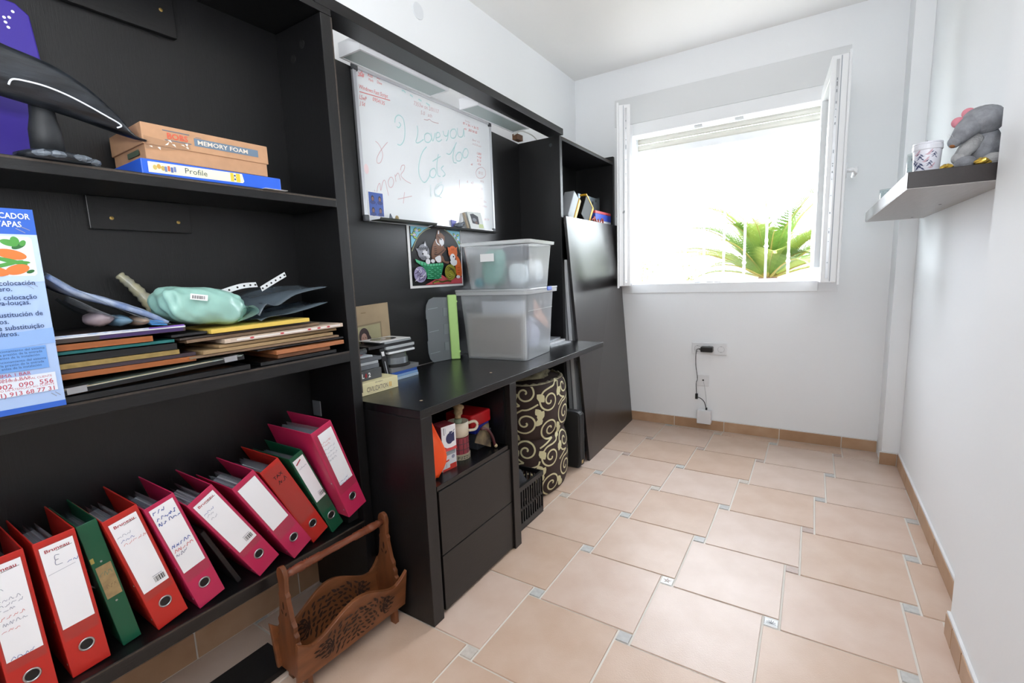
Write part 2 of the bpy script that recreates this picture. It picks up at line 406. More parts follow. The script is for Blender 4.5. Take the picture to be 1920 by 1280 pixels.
# ------------------------------------------------------------------ window
def build_window():
    fy0, fy1 = YB-.012, YB+.07
    mb = MB()
    mb.box(ox0, -1.137, fy0, fy1, oz0, 2.19); mb.box(.03, ox1, fy0, fy1, oz0, 2.19)
    mb.box(-1.137, .03, fy0, fy1, oz0, 1.052); mb.box(-1.137, .03, fy0, fy1, 2.108, 2.19)
    W = struct(mb, 'window_1', PVC, bevel=.003)
    MB().box(-1.271, .123+.008, YB-.006, YB+.03, 2.192, 2.378).build('shutter_box_cover', mat('box_cover', '#dfe1e2', .5), W, bevel=.002)
    MB().box(ox0, ox1, YB+.03, YB+.24, 2.12, 2.377).build('shutter_box', WALL, W)
    # bead and latch keeps on the frame
    MB().box(-1.137, .03, fy1-.0, fy1+.012, 2.1, 2.116).build('frame_bead', PVC, W)
    for x in (-.72, -.47): MB().box(x, x+.05, fy0+.02, fy0+.045, 2.098, 2.1085).build('latch_keep', SILVER, W, bevel=.001)
    for x in (-.70, -.62, -.57): MB().box(x, x+.04, fy0+.02, fy0+.04, 1.0515, 1.060).build('latch_keep', SILVER, W, bevel=.001)
    # reveal lining and outer sill
    mb = MB(); mb.box(ox0, -1.16, fy1, YB+.25, oz0, 2.12); mb.box(.06, ox1, fy1, YB+.25, oz0, 2.12)
    mb.build('reveal', WALL, W)
    MB().hexa([(ox0, fy1, .985), (ox1, fy1, .985), (ox1, YB+.3, .985), (ox0, YB+.3, .985),
               (ox0, fy1, 1.07), (ox1, fy1, 1.07), (ox1, YB+.3, 1.06), (ox0, YB+.3, 1.06)]).build('outer_sill', mat('sill_stone', '#d9d6d0', .6), W)
    # roller shutter, mostly up: curved slats and a bottom bar with stoppers
    SL = mat('shutter_slat', '#d9d7cd', .45)
    y = YB+.15
    for k in range(3):
        z0 = 2.035+k*.045
        mb = MB()
        pts = [(-1.16, y+.004, z0), (-1.16, y-.004, z0+.008), (-1.16, y-.007, z0+.022), (-1.16, y-.004, z0+.036), (-1.16, y+.004, z0+.0425), (-1.16, y+.009, z0+.0425), (-1.16, y+.009, z0)]
        mb.prism(pts, (1.22, 0, 0)); mb.build('shutter_slat', SL, W)
    MB().box(-1.16, .06, y-.008, y+.012, 1.988, 2.033).build('shutter_bottom_bar', PVC, W, bevel=.003)
    for x in (-1.03, -.045):
        MB().box(x, x+.03, y-.03, y-.008, 2.002, 2.024).build('shutter_stopper', PVC, W, bevel=.004)
    for x in (-1.16, .045): MB().box(x, x+.015, y-.02, y+.03, 1.07, 2.12).build('guide_rail', PVC, W)
    # two open sashes
    def sash(hx, hy, fx, fyy, side):
        L = math.hypot(fx-hx, fyy-hy); T = frame((hx, hy, 0), (fx-hx, fyy-hy, 0), (0, 0, 1))   # local x along the sash, y up, z = normal
        t = .034; z0, z1 = 1.058, 2.150; wd = .075
        mb = MB(T)
        mb.box(0, wd, z0, z1, -t, t); mb.box(L-wd, L, z0, z1, -t, t)
        mb.box(wd, L-wd, z0, z0+wd, -t, t); mb.box(wd, L-wd, z1-wd, z1, -t, t)
        # lip on the room side
        q = side
        a, b = (t, t+.012) if q > 0 else (-t-.012, -t)
        mb.box(-.01, wd-.02, z0-.012, z1+.012, a, b); mb.box(L-wd+.02, L+.012, z0-.012, z1+.012, a, b)
        mb.box(wd-.02, L-wd+.02, z0-.012, z0+.05, a, b); mb.box(wd-.02, L-wd+.02, z1-.05, z1+.012, a, b)
        S = mb.build('sash', PVC, W, bevel=.003)
        mb = MB(T); mb.box(wd-.01, L-wd+.01, z0+wd-.01, z1-wd+.01, -.004, .004)
        mb.build('glass_pane', glassy('window_glass', '#f9fbfa', .02, .02), S)
        # multi-point lock strip along the free edge
        mb = MB(T); mb.box(L, L+.002, z0+.02, z1-.02, -.009*q-.006, -.009*q+.006)
        mb.build('lock_strip', SILVER, S)
        rng = random.Random(5+q); mb = MB(T)
        for k in range(22):
            zz = z0+.03+rng.random()**1.0*(z1-z0-.08); hh = rng.uniform(.004, .022)
            mb.box(L+.002, L+.0035, zz, zz+hh*.6, -.009*q-.002, -.009*q+.002)
        mb.build('lock_bolts', mat('bolt_grey', '#75787c', .4, metal=1), S, kind='stuff')
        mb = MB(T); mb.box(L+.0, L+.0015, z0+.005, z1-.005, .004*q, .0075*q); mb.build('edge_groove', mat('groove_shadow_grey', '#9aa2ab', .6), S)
        return S, T, L
    S, T, L = sash(-1.19, 3.462, -1.008, 2.925, 1)
    # stay arm of the left sash
    mb = MB(); mb.hexa([(-1.06, 2.925, 1.49), (-1.005, 2.92, 1.515), (-1.005, 2.923, 1.515), (-1.06, 2.928, 1.49), (-1.06, 2.925, 1.50), (-1.005, 2.92, 1.527), (-1.005, 2.923, 1.527), (-1.06, 2.928, 1.50)])
    mb.build('stay_arm', SILVER, S)
    S, T, L = sash(.03, 3.462, .068, 2.925, -1)
    mb = MB(T); zc = 1.61
    mb.box(L-.05, L-.02, zc-.035, zc+.035, -.054, -.046); mb.tube([(L-.035, zc, -.054), (L-.035, zc, -.088)], .011, 10)
    mb.tube([(L-.035, zc+.012, -.088), (L-.037, zc-.012, -.092), (L-.12, zc-.02, -.092)], [.012, .012, .009], 10)
    mb.build('handle', PVC, S, smooth=True)
build_window()

# ------------------------------------------------------------------ outside: grille, terrace, planting
IRON = mat('white_iron', '#f0f0ee', .5)
G = thing('window_grille', 'white wrought iron grille of upright bars outside the open window', 'grille', (-.55, 3.85, 1.05))
for k in range(9):
    x = -1.123+k*.139
    mb = MB(); y = 3.85
    kz = 1.29 if k % 2 == 0 else 1.18
    P = [1.06, kz-.055, kz-.05, kz-.028, kz-.022, kz-.004, kz, kz+.004, kz+.022, kz+.028, kz+.05, kz+.055, 2.2]
    Rr = [.0075, .0075, .010, .010, .0075, .012, .0165, .012, .0075, .010, .010, .0075, .0075]
    mb.tube([(x, y, z) for z in P], Rr, 8); mb.build('bar', IRON, G, smooth=True)
MB().box(-1.2, .12, 3.844, 3.856, 1.606, 1.626).build('cross_bar', IRON, G)
MB().box(-1.2, .12, 3.844, 3.856, 2.18, 2.2).build('cross_bar', IRON, G)
for x in (-1.2, .108): MB().box(x, x+.012, 3.738, 3.856, 2.18, 2.2).build('wall_tie', IRON, G); MB().box(x, x+.012, 3.738, 3.856, 1.606, 1.626).build('wall_tie', IRON, G)
struct(MB().box(-14, 12, 3.76, 30, .72, .8), 'terrace_ground', mat('pale_gravel', '#a29d93', .9, noise=.2, nscale=30))

LEAF = [mat('palm_green', '#5b7630', .45, noise=.4, nscale=6, col2='#3d5c20'), mat('palm_green_pale', '#7d8c3c', .45)]
STEM = mat('palm_stem', '#7a7034', .6)
def cycad(cx, cy, cz, n, L, label):
    t = thing('sago_palm', label, 'palm', (cx, cy, .8))
    mb = MB(); mb.lathe([(.10, .8), (.13, .9), (.12, 1.0), (.06, cz+.02)], (cx, cy, 0), 14); mb.build('trunk', mat('palm_trunk', '#6b5138', .9, noise=.5, nscale=30), t)
    rng = random.Random(11)
    for k in range(n):
        a = k*2.399963+rng.uniform(-.15, .15); ring = k/n
        el = math.radians(78-62*ring+rng.uniform(-6, 6)); ln = L*(.8+.35*rng.random())
        d = Vector((math.cos(a), math.sin(a), 0)); pts = []
        for i in range(11):
            s_ = i/10; e = el-1.15*s_*s_*(1-.35*ring)
            if i == 0: p = Vector((cx, cy, cz))+d*.05
            else: p = pts[-1]+(d*math.cos(e)+Vector((0, 0, math.sin(e))))*ln/10
            pts.append(p)
        mb = MB(); mb.tube(pts, [.011*(1-.8*i/10) for i in range(11)], 5)
        side = d.cross(Vector((0, 0, 1)))
        for i in range(6, 80):
            s_ = i/80; q = s_*10; j = min(int(q), 9); f = q-j; p = pts[j].lerp(pts[j+1], f); tg = (pts[j+1]-pts[j]).normalized(); nr = side.cross(tg)
            ll = .17*math.sin(math.pi*min(1, s_*1.05+.08))**.6+.02
            for sg in (1, -1):
                dr = (side*sg*.82+tg*.55+nr*.28).normalized(); wv = tg*.005
                mb.face([p-wv, p+wv, p+dr*ll*.6+wv*.7, p+dr*ll, p+dr*ll*.6-wv*.7], 1 if (k % 3 == 0) else 2)
        mb.build('frond', [STEM, LEAF[1], LEAF[0]], t)
    return t
cycad(-.36, 5.1, 1.04, 46, .92, 'bright green sago palm with long feathery fronds outside the window')
def shrub(cx, cy, z0, h, r, n, label, seed):
    t = thing('garden_shrub', label, 'shrub', (cx, cy, z0)); rng = random.Random(seed)
    st = MB(); lf = MB()
    for k in range(9):
        a = rng.uniform(0, 6.28); q = r*rng.uniform(.2, .8); top = Vector((cx+q*math.cos(a), cy+q*math.sin(a), z0+h*rng.uniform(.6, 1)))
        st.tube([(cx, cy, z0), (cx+q*.4*math.cos(a), cy+q*.4*math.sin(a), z0+h*.4), top], .005, 5)
        for i in range(n//9):
            s_ = rng.uniform(.3, 1.05); p = Vector((cx, cy, z0)).lerp(top, s_)+Vector((rng.gauss(0, .05), rng.gauss(0, .05), rng.gauss(0, .04)))
            d = Vector((rng.gauss(0, 1), rng.gauss(0, 1), rng.gauss(.2, .6))).normalized(); e = d.cross(Vector((rng.random(), rng.random(), 1))).normalized(); ll = rng.uniform(.025, .05)
            lf.face([p, p+d*ll*.5+e*ll*.28, p+d*ll, p+d*ll*.5-e*ll*.28])
    st.build('stem', mat('shrub_stem', '#8a7a55', .8), t); lf.build('foliage', mat('shrub_leaf', '#66743a', .5), t, kind='stuff')
shrub(-1.62, 5.3, .8, .68, .28, 170, 'small pale shrub outside, at the left end of the window', 1)
shrub(-1.28, 5.9, .8, .52, .24, 90, 'sparse shrub outside, left of the palm and farther back', 2)
shrub(.10, 7.4, .8, 1.15, .5, 240, 'tall pale shrub behind the palm, at the right of the window', 4)

# ------------------------------------------------------------------ furniture
BF = -1.272     # front plane of the bookcases
BC = thing('bookcase', 'tall black-brown open bookcase at the left, with binders, papers and boxes on its shelves', 'bookcase', (-1.43, .51, 0))
MB().box(XL+.013, BF, .992, 1.029, 0, 1.954).build('side_panel', BLK, BC, bevel=.0012)
MB().box(XL+.013, BF, .03, .067, 0, 1.954).build('side_panel', BLK, BC, bevel=.0012)
MB().box(BF-.02, BF-.001, 1.0295, 1.0335, .78, 1.954).build('edge_strip', RAW, BC)
MB().box(XL+.004, BF, .03, 1.031, 1.9555, 1.9745).build('top_panel', BLKH, BC, bevel=.001)
MB().box(XL+.004, BF, .03, .978, 1.976, 2.012).build('upper_plank', BLKH, BC, bevel=.001)
MB().box(-1.515, -1.503, .067, .992, .3, 1.9555).build('back_panel', BLK, BC)
SHA, SHB, SHC = 1.415, .932, .338
for zt, th in ((SHA, .027), (SHB, .036), (SHC, .040)):
    sf = MB().box(-1.503, BF, .068, .9915, zt-th, zt).build('shelf', BLKH, BC, bevel=.0012)
    MB().box(BF-.001, BF+.0006, .068, .9915, zt-.006, zt-.002).build('edge_wear', RAW, sf)
for (a, b, c, d) in ((.439, .664, 1.308, 1.388), (.25, .69, 1.826, 1.9555)):
    cl = MB().box(-1.503, -1.487, a, b, c, d).build('cleat', BLKH, BC, bevel=.0015)
    for k, yy in enumerate((a+.045, b-.032)):
        MB().lathe([(0, 0), (.0045, 0), (.0045, .0015), (0, .0025)], (-1.487, yy, (c+d)/2-.012 if c < 1.5 else c+.06), 10, axis='x', cap=False).build('screw', mat('brass', '#b8995a', .35, metal=1), cl)
MB().box(-1.497, -1.452, .9885, .992, .685, .74).build('metal_plate', mat('zinc_plate', '#8f949a', .45, metal=.6), BC, bevel=.002)
for yy, zz in ((.992, 1.86), (.992, 1.89)):
    MB().lathe([(0, 0), (.012, 0), (.012, -.0012), (0, -.0018)], (-1.42+.05*(zz > 1.87), yy, zz), 14, axis='y', cap=False).build('screw_cap', BLACK, BC)

DK = thing('desk', 'black-brown desk top on end panels, built in between the two bookcases', 'desk', (-1.29, 1.8, 0))
MB().box(-1.549, -1.015, 1.0345, 2.569, .7205, .7485).build('top', DESKM, DK, bevel=.0015)
MB().box(-1.549, -1.015, 1.0345, 1.086, 0, .72).build('end_panel', BLK, DK, bevel=.0015)
MB().box(-1.549, -1.016, 1.552, 1.600, 0, .72).build('end_panel', DRAWM, DK, bevel=.0015)
for x, y in ((-1.10, 1.13), (-1.14, 1.6), (-1.22, 2.3)):
    MB().lathe([(0, 0), (.006, 0), (.005, .0004), (0, .0005)], (x, y, .7485), 9, cap=False).build('paint_chip', mat('chip_beige', '#a9937a', .7), DK)
DC = thing('drawer_cabinet', 'black-brown cabinet under the desk with an open cubby above two plain drawers', 'cabinet', (-1.28, 1.32, 0))
mb = MB(); mb.box(-1.545, -1.045, 1.0875, 1.1, .005, .70); mb.box(-1.545, -1.04, 1.538, 1.5505, .005, .70); mb.box(-1.545, -1.535, 1.1, 1.538, .005, .70)
mb.build('body', BLK, DC)
MB().box(-1.534, -1.026, 1.1005, 1.5375, .449, .467).build('cubby_shelf', DESKM, DC, bevel=.001)
for z0, z1 in ((.012, .213), (.217, .446)):
    MB().box(-1.045, -1.024, 1.106, 1.5495, z0, z1).build('drawer', DRAWM, DC, bevel=.0015)
    MB().box(-1.5, -1.046, 1.112, 1.53, z0+.01, z1-.03).build('drawer_box', BLK, DC)
HU = thing('hutch', 'black overhead beam and tall back panel above the desk', 'hutch', (-1.45, 1.8, .75))
MB().hexa([(-1.565, 1.034, .752), (-1.551, 1.034, .752), (-1.551, 2.57, .752), (-1.565, 2.57, .752), (-1.565, 1.034, 1.992), (-1.551, 1.034, 1.992), (-1.551, 2.57, 1.945), (-1.565, 2.57, 1.945)]).build('back_panel', BLKH, HU)
def beam_box(x0, x1, y0, y1, t0, t1, z=1.9755): 
    a, b = z, z-.019
    return MB().hexa([(x0, y0, a), (x1, y0, a), (x1, y1, b), (x0, y1, b), (x0, y0, a+t0), (x1, y0, a+t0), (x1, y1, b+t1), (x0, y1, b+t1)])
beam_box(-1.362, BF, .979, 2.622, .036, .035).build('beam', BLKH, HU, bevel=.001)
MB().box(-1.548, -1.515, 2.50, 2.566, 1.953, 1.985).build('wood_block', mat('brown_offcut', '#6d4c33', .7, noise=.3, nscale=30), HU)
mb = MB(); mb.tube(sp([(-1.5, 2.44, 1.96), (-1.5, 2.47, 1.975), (-1.5, 2.51, 1.995), (-1.5, 2.57, 2.005), (-1.5, 2.68, 2.00), (-1.5, 2.8, 1.953)]), .0035, 6)
tag(mb.build('lamp_cable', mat('white_cable', '#d6d6d2', .5), smooth=True), 'white cable looping up behind the far end of the overhead beam', 'cable')
for y0, y1, lb in ((1.219, 1.70, 'slim white light with frosted glass under the beam, nearer one above the whiteboard'), (1.91, 2.39, 'slim white light with frosted glass under the beam, farther one nearer the window')):
    t = thing('strip_light', lb, 'light', (-1.42, (y0+y1)/2, 1.956), 'strip lights behind the overhead beam')
    mb = MB(); mb.box(-1.478, -1.366, y0, y1, 1.962, 2.006); mb.box(-1.478, -1.470, y0, y1, 1.956, 1.962); mb.box(-1.374, -1.366, y0, y1, 1.956, 1.962); mb.box(-1.470, -1.374, y0, y0+.008, 1.956, 1.962); mb.box(-1.470, -1.374, y1-.008, y1, 1.956, 1.962)
    mb.build('housing', mat('lamp_white', '#e4e6ea', .4), t)
    MB().box(-1.470, -1.374, y0+.008, y1-.008, 1.958, 1.9619).build('frosted_glass', mat('frosted_glass', '#a9b8b8', .35), t)

FB = thing('bookcase', 'black bookcase at the far end by the window, cluttered with gadgets behind a leaning panel', 'bookcase', (-1.43, 3.02, 0))
MB().box(-1.57, BF, 2.5705, 2.601, 0, 1.945).build('side_panel', BLK, FB, bevel=.0012)
MB().box(-1.57, BF, 3.44, 3.470, 0, 1.985).build('side_panel', BLK, FB, bevel=.0012)
MB().box(-1.57, BF, 2.6015, 3.4395, 1.924, 1.944).build('top_panel', BLK, FB)
MB().box(BF-.004, BF+.0005, 2.6015, 3.4395, 1.938, 1.9445).build('edge_strip', RAW, FB)
MB().box(-1.572, -1.565, 2.6015, 3.4395, .08, 1.924).build('back_panel', BLK, FB)
for z, xf in ((1.45, BF-.004), (.8, -1.335)): MB().box(-1.564, xf, 2.602, 3.439, z-.025, z).build('shelf', BLK, FB, bevel=.001)
MB().lathe([(0, 0), (.01, 0), (.01, -.001), (0, -.0015)], (-1.33, 2.5704, 1.90), 14, axis='y', cap=False).build('screw_cap', DKMET, FB)
# leaning panel
tag(MB().hexa([(-1.130, 2.57, 0), (-1.112, 2.57, 0), (-1.138, 3.466, 0), (-1.156, 3.466, 0),
    (-1.268, 2.59, 1.488), (-1.250, 2.59, 1.49), (-1.252, 3.464, 1.49), (-1.270, 3.464, 1.488)]).build('leaning_panel', [PANELM], bevel=.001),
    'large dark laminate panel leaning upright against the far bookcase by the window', 'panel')

# ------------------------------------------------------------------ lever arch binders on the lowest shelf
RED = mat('binder_red', '#ba261e', .38, bump=.05, bscale=300)
PINK = mat('binder_pink', '#b92552', .38, bump=.05, bscale=300)
GREEN = mat('binder_green', '#0b5238', .38, bump=.05, bscale=300)
PKT = glassy('label_pocket', '#f6f2f2', .03, .15)
LBL = mat('spine_label', '#eeeff3', .5)
SLEEVE = glassy('punched_pocket', '#dde3ea', .35, .25)
def squiggle(F, x0, y0, n, wd, hh, m, seed, w=.0008):
    rng = random.Random(seed); x = x0
    for k in range(n):
        pts = [(x, y0)]
        for i in range(4): pts.append((x+wd*(i+1)/4, y0+hh*rng.uniform(-.2, 1)))
        F.stroke(sp2(pts, 4), w, m); x += wd*1.25
def binder(label, cm, y, z, x, deg, w, h=.320, d=.200, lab=None, ring=True, pocket=True, group='lever arch binders on the lowest shelf'):
    z += .0012; t = thing('lever_arch_binder', label, 'binder', (x-d/2, y+w/2, z), group)
    a = math.radians(deg); T = Matrix(((0, -1, 0, x), (math.cos(a), 0, -math.sin(a), y), (math.sin(a), 0, math.cos(a), z), (0, 0, 0, 1)))
    th = .0028                                     # local x across the spine, y into the shelf, z up
    mb = MB(T); mb.box(0, w, 0, th, 0, h); mb.box(0, th, th, d, 0, h); mb.box(w-th, w, th, d, 0, h)
    c = mb.build('cover', cm, t, bevel=.0012)
    fr = T @ frame((0, 0, 0), (1, 0, 0), (0, 0, 1))           # drawing plane on the spine (u across, v up)
    if ring:
        cx, cz = w*.52, .058
        mb = MB(T)
        R = [(.0105, 0), (.0142, 0), (.0142, -.0012), (.0125, -.0022), (.0108, -.0012)]
        mb.lathe([(r, hh) for r, hh in R]+[R[0]], (cx, 0, cz), 24, axis='y', cap=False)
        mb.build('finger_ring', SILVER, t, smooth=True)
        F = Flat(fr); F.ell((cx, cz), .0105, .0105, BLACK, n=24); F.build('finger_hole', t)
        for zz in (.03, h*.42):
            mb = MB(T); mb.lathe([(0, -.0012), (.002, -.0008), (.0026, 0)], (.0, .012, zz), 8, axis='x', cap=False); mb.build('rivet', SILVER, t)
    # papers in plastic pockets
    mb = MB(T); rng = random.Random(int(y*1000)); n = 9
    for k in range(n):
        u = th+.004+(w*.62-.006)*k/n; e = rng.uniform(-.004, .004); lean_ = rng.uniform(-.002, .006)
        mb.face([(u, .012, .012), (u, d-.02, .012), (u+lean_, d-.02+e, h-.022+e), (u+lean_+.001, .012, h-.016+e)])
    mb.build('plastic_pockets', SLEEVE, t)
    mb = MB(T); mb.box(th+.004, w*.5, .02, d-.03, .012, h-.035); mb.build('paper_stack', mat('paper_block', '#c9cbd0', .7), t)
    mb = MB(T); mb.box(w-.012, w-th-.0005, .03, .075, h*.3, h*.62); mb.tube(sp([(w-.014, .04, h*.6), (w-.03, .045, h*.62), (w-.045, .05, h*.58), (w-.045, .05, h*.5), (w-.014, .04, h*.36)]), .0018, 6)
    mb.build('lever_arch', SILVER, t)
    if lab:
        if pocket:
            F = Flat(fr, .0003); F.rect(w*.06, h*.27, w*.94, h*.965, PKT); F.build('label_pocket', t)
        lab(t, T, fr, w, h)
    return t
BRD = mat('ink_dark_red', '#a8303a', .6); BLU = mat('ink_blue', '#2b4f9e', .6); PEN = mat('ink_grey', '#8f93a6', .6); INKR = mat('ink_red_pen', '#c96a6a', .6)
def lab_std(barcode=True, hand=None, head=True, v0=.335, v1=.955, u0=.1, u1=.9, wt=LBL):
    def f(t, T, fr, w, h):
        F = Flat(fr, .0006); F.rect(w*u0, h*v0, w*u1, h*v1, wt)
        L = F.build('spine_label', t)
        F = Flat(fr, .0008)
        if head: F.stroke([(w*.45, h*(v1-.052)), (w*(u1-.06), h*(v1-.046))], .0009, INK)
        if barcode:
            rng = random.Random(4); u = w*.52
            while u < w*.84:
                b = rng.choice((.0007, .0014, .002)); F.rect(u, h*(v0+.03), u+b, h*(v0+.075), INK); u += b+rng.choice((.0008, .0014))
            F.rect(w*.5, h*(v0+.085), w*.8, h*(v0+.089), PEN)
        if hand: hand(F, w, h)
        if F.mats: F.build('label_print', L, kind='stuff')
        if head: text(L, 'Bruneau', fr @ Matrix.Translation((w*(u0+.09), h*(v1-.045), 0)), w*.155, BRD, sx=1.15, bold=.012, lift=.0012)
    return f
def hand_block(rows, m=PEN, x=.16, y=.86):
    def f(F, w, h):
        for i, (dy, n, mm) in enumerate(rows): squiggle(F, w*(x+.03*(i % 3)), h*(y-dy), n, w*.11, .006, mm or m, 10+i)
    return f
def hand_E(F, w, h):
    F.stroke(sp2([(w*.5, h*.87), (w*.4, h*.875), (w*.38, h*.845), (w*.46, h*.843), (w*.38, h*.84), (w*.37, h*.81), (w*.52, h*.805)], 4), .0013, PEN)
    squiggle(F, w*.62, h*.795, 2, w*.12, .005, BLU, 3, .0009); F.stroke([(w*.14, h*.76), (w*.8, h*.772)], .0007, PEN)
def hand_pink1(F, w, h):
    for i, (dy, n, m) in enumerate(((.92, 3, BLU), (.865, 5, BLU), (.82, 2, BLU), (.82, 3, BLU), (.60, 5, BLU), (.555, 5, INKR), (.52, 3, PEN))):
        squiggle(F, w*(.16+(.34 if i == 3 else .0)), h*dy, n, w*.11, .008, m, 20+i, .0014)
def lab_tax(t, T, fr, w, h):
    text(t, 'TAX', fr @ Matrix.Translation((w*.3, h*.84, 0)), w*.24, INK, bold=.01); F = Flat(fr, .001); squiggle(F, w*.34, h*.775, 2, w*.2, .011, INK, 8, .0016); F.build('handwriting', t)
def lab_card(t, T, fr, w, h):
    F = Flat(fr, .0006); F.rect(w*.12, h*.40, w*.9, h*.66, mat('brown_label', '#a58c63', .7, noise=.3, nscale=60)); squiggle(F, w*.2, h*.58, 3, w*.17, .01, mat('ink_faded_green', '#5d7a62', .6), 5); squiggle(F, w*.3, h*.48, 3, w*.14, .01, mat('ink_brown', '#7d6848', .6), 6)
    F.build('card_label', t)
    F = Flat(fr, .0006); F.rect(w*.02, h*.70, w*.2, h*.74, mat('gold_print', '#9b8a45', .5)); F.build('gold_mark', t)
    for zz in (h*.36, h*.69):
        mb = MB(T); mb.lathe([(0, -.001), (.002, -.0006), (.0024, 0)], (w*.5, 0, zz), 8, axis='y', cap=False); mb.build('rivet', SILVER, t)
binder('red lever arch binder, leftmost, its white label full of pale writing', RED, .1435, SHC, -1.290, 2.2, .066, lab=lab_std(False, hand_block([(.07, 2, None), (.14, 4, None), (.17, 4, None), (.2, 3, None), (.25, 4, INKR), (.29, 4, None), (.33, 3, INKR), (.52, 4, BLU)])))
binder('red lever arch binder marked with a big pencilled E, second from the left', RED, .2325, SHC, -1.297, 3.9, .066, lab=lab_std(False, hand_E, v0=.36))
binder('thin green ring binder with a brown card label, between two red binders', GREEN, .3255, SHC, -1.312, 8.0, .036, d=.188, ring=False, lab=lab_card, pocket=False)
binder('red lever arch binder with a barcode label, right of the thin green one', RED, .390, SHC, -1.297, 12.6, .0675, lab=lab_std(True, hand_block([(.03, 3, None), (.07, 3, BLU), (.10, 5, INKR)])))
binder('pink lever arch binder with blue handwriting on its label, leftmost of the pink ones', PINK, .479, SHC, -1.290, 15.2, .0655, lab=lab_std(False, hand_pink1, head=False, v0=.36, v1=.97))
binder('pink lever arch binder with a barcode label, leaning the farthest over a dark folder', PINK, .632, SHC, -1.284, 28.5, .070, lab=lab_std(True, hand_block([(.03, 3, BLU), (.06, 2, None), (.1, 2, None)])))
binder('pink lever arch binder with a blank white label', PINK, .733, SHC, -1.276, 27.8, .069, lab=lab_std(False, None, head=False, v0=.4, v1=.95))
binder('red lever arch binder with black handwriting straight on its spine', RED, .814, SHC, -1.300, 26.0, .063, lab=lab_tax)
binder('green lever arch binder with a barcode label, between a red and a pink one', GREEN, .8845, SHC, -1.298, 22.5, .047, lab=lab_std(True, lambda F, w, h: (F.stroke([(w*.2, h*.9), (w*.6, h*.93)], .004, BRD), squiggle(F, w*.2, h*.84, 4, w*.12, .005, PEN, 9)), head=False, v0=.42, v1=.955))
binder('pink lever arch binder at the right end of the row, standing tallest', PINK, .9145, SHC+.052, -1.246, 18.8, .0765, h=.335, d=.23, lab=lab_std(False, hand_block([(.02, 4, INKR), (.05, 3, INKR), (.09, 4, None), (.13, 4, None), (.17, 4, None), (.21, 3, None), (.47, 4, BLU), (.5, 4, BLU)]), head=False, v0=.36, v1=.945, u0=.22))
MB().box(-1.49, -1.30, .949, .990, SHC+.001, SHC+.049).build('x', BLACK)
bpy.data.objects['x'].name = 'document_case'; tag(bpy.data.objects['document_case'], 'flat black document case lying under the last pink binder', 'case')
a = math.radians(22)
T = Matrix(((0, -1, 0, -1.31), (math.cos(a), 0, -math.sin(a), .585), (math.sin(a), 0, math.cos(a), SHC), (0, 0, 0, 1)))
mb = MB(T); mb.box(0, .012, 0, .18, .002, .2)
tag(mb.build('document_folder', mat('folder_black', '#141012', .5), bevel=.002), 'thin dark folder leaning under the barcode-labelled pink binder', 'folder')

# ------------------------------------------------------------------ floor under the bookcase
tag(MB().box(-1.425, -1.288, .12, .70, .0005, .02).build('loose_board', BLKH, bevel=.001), 'loose black board lying flat on the floor under the bookcase', 'board')

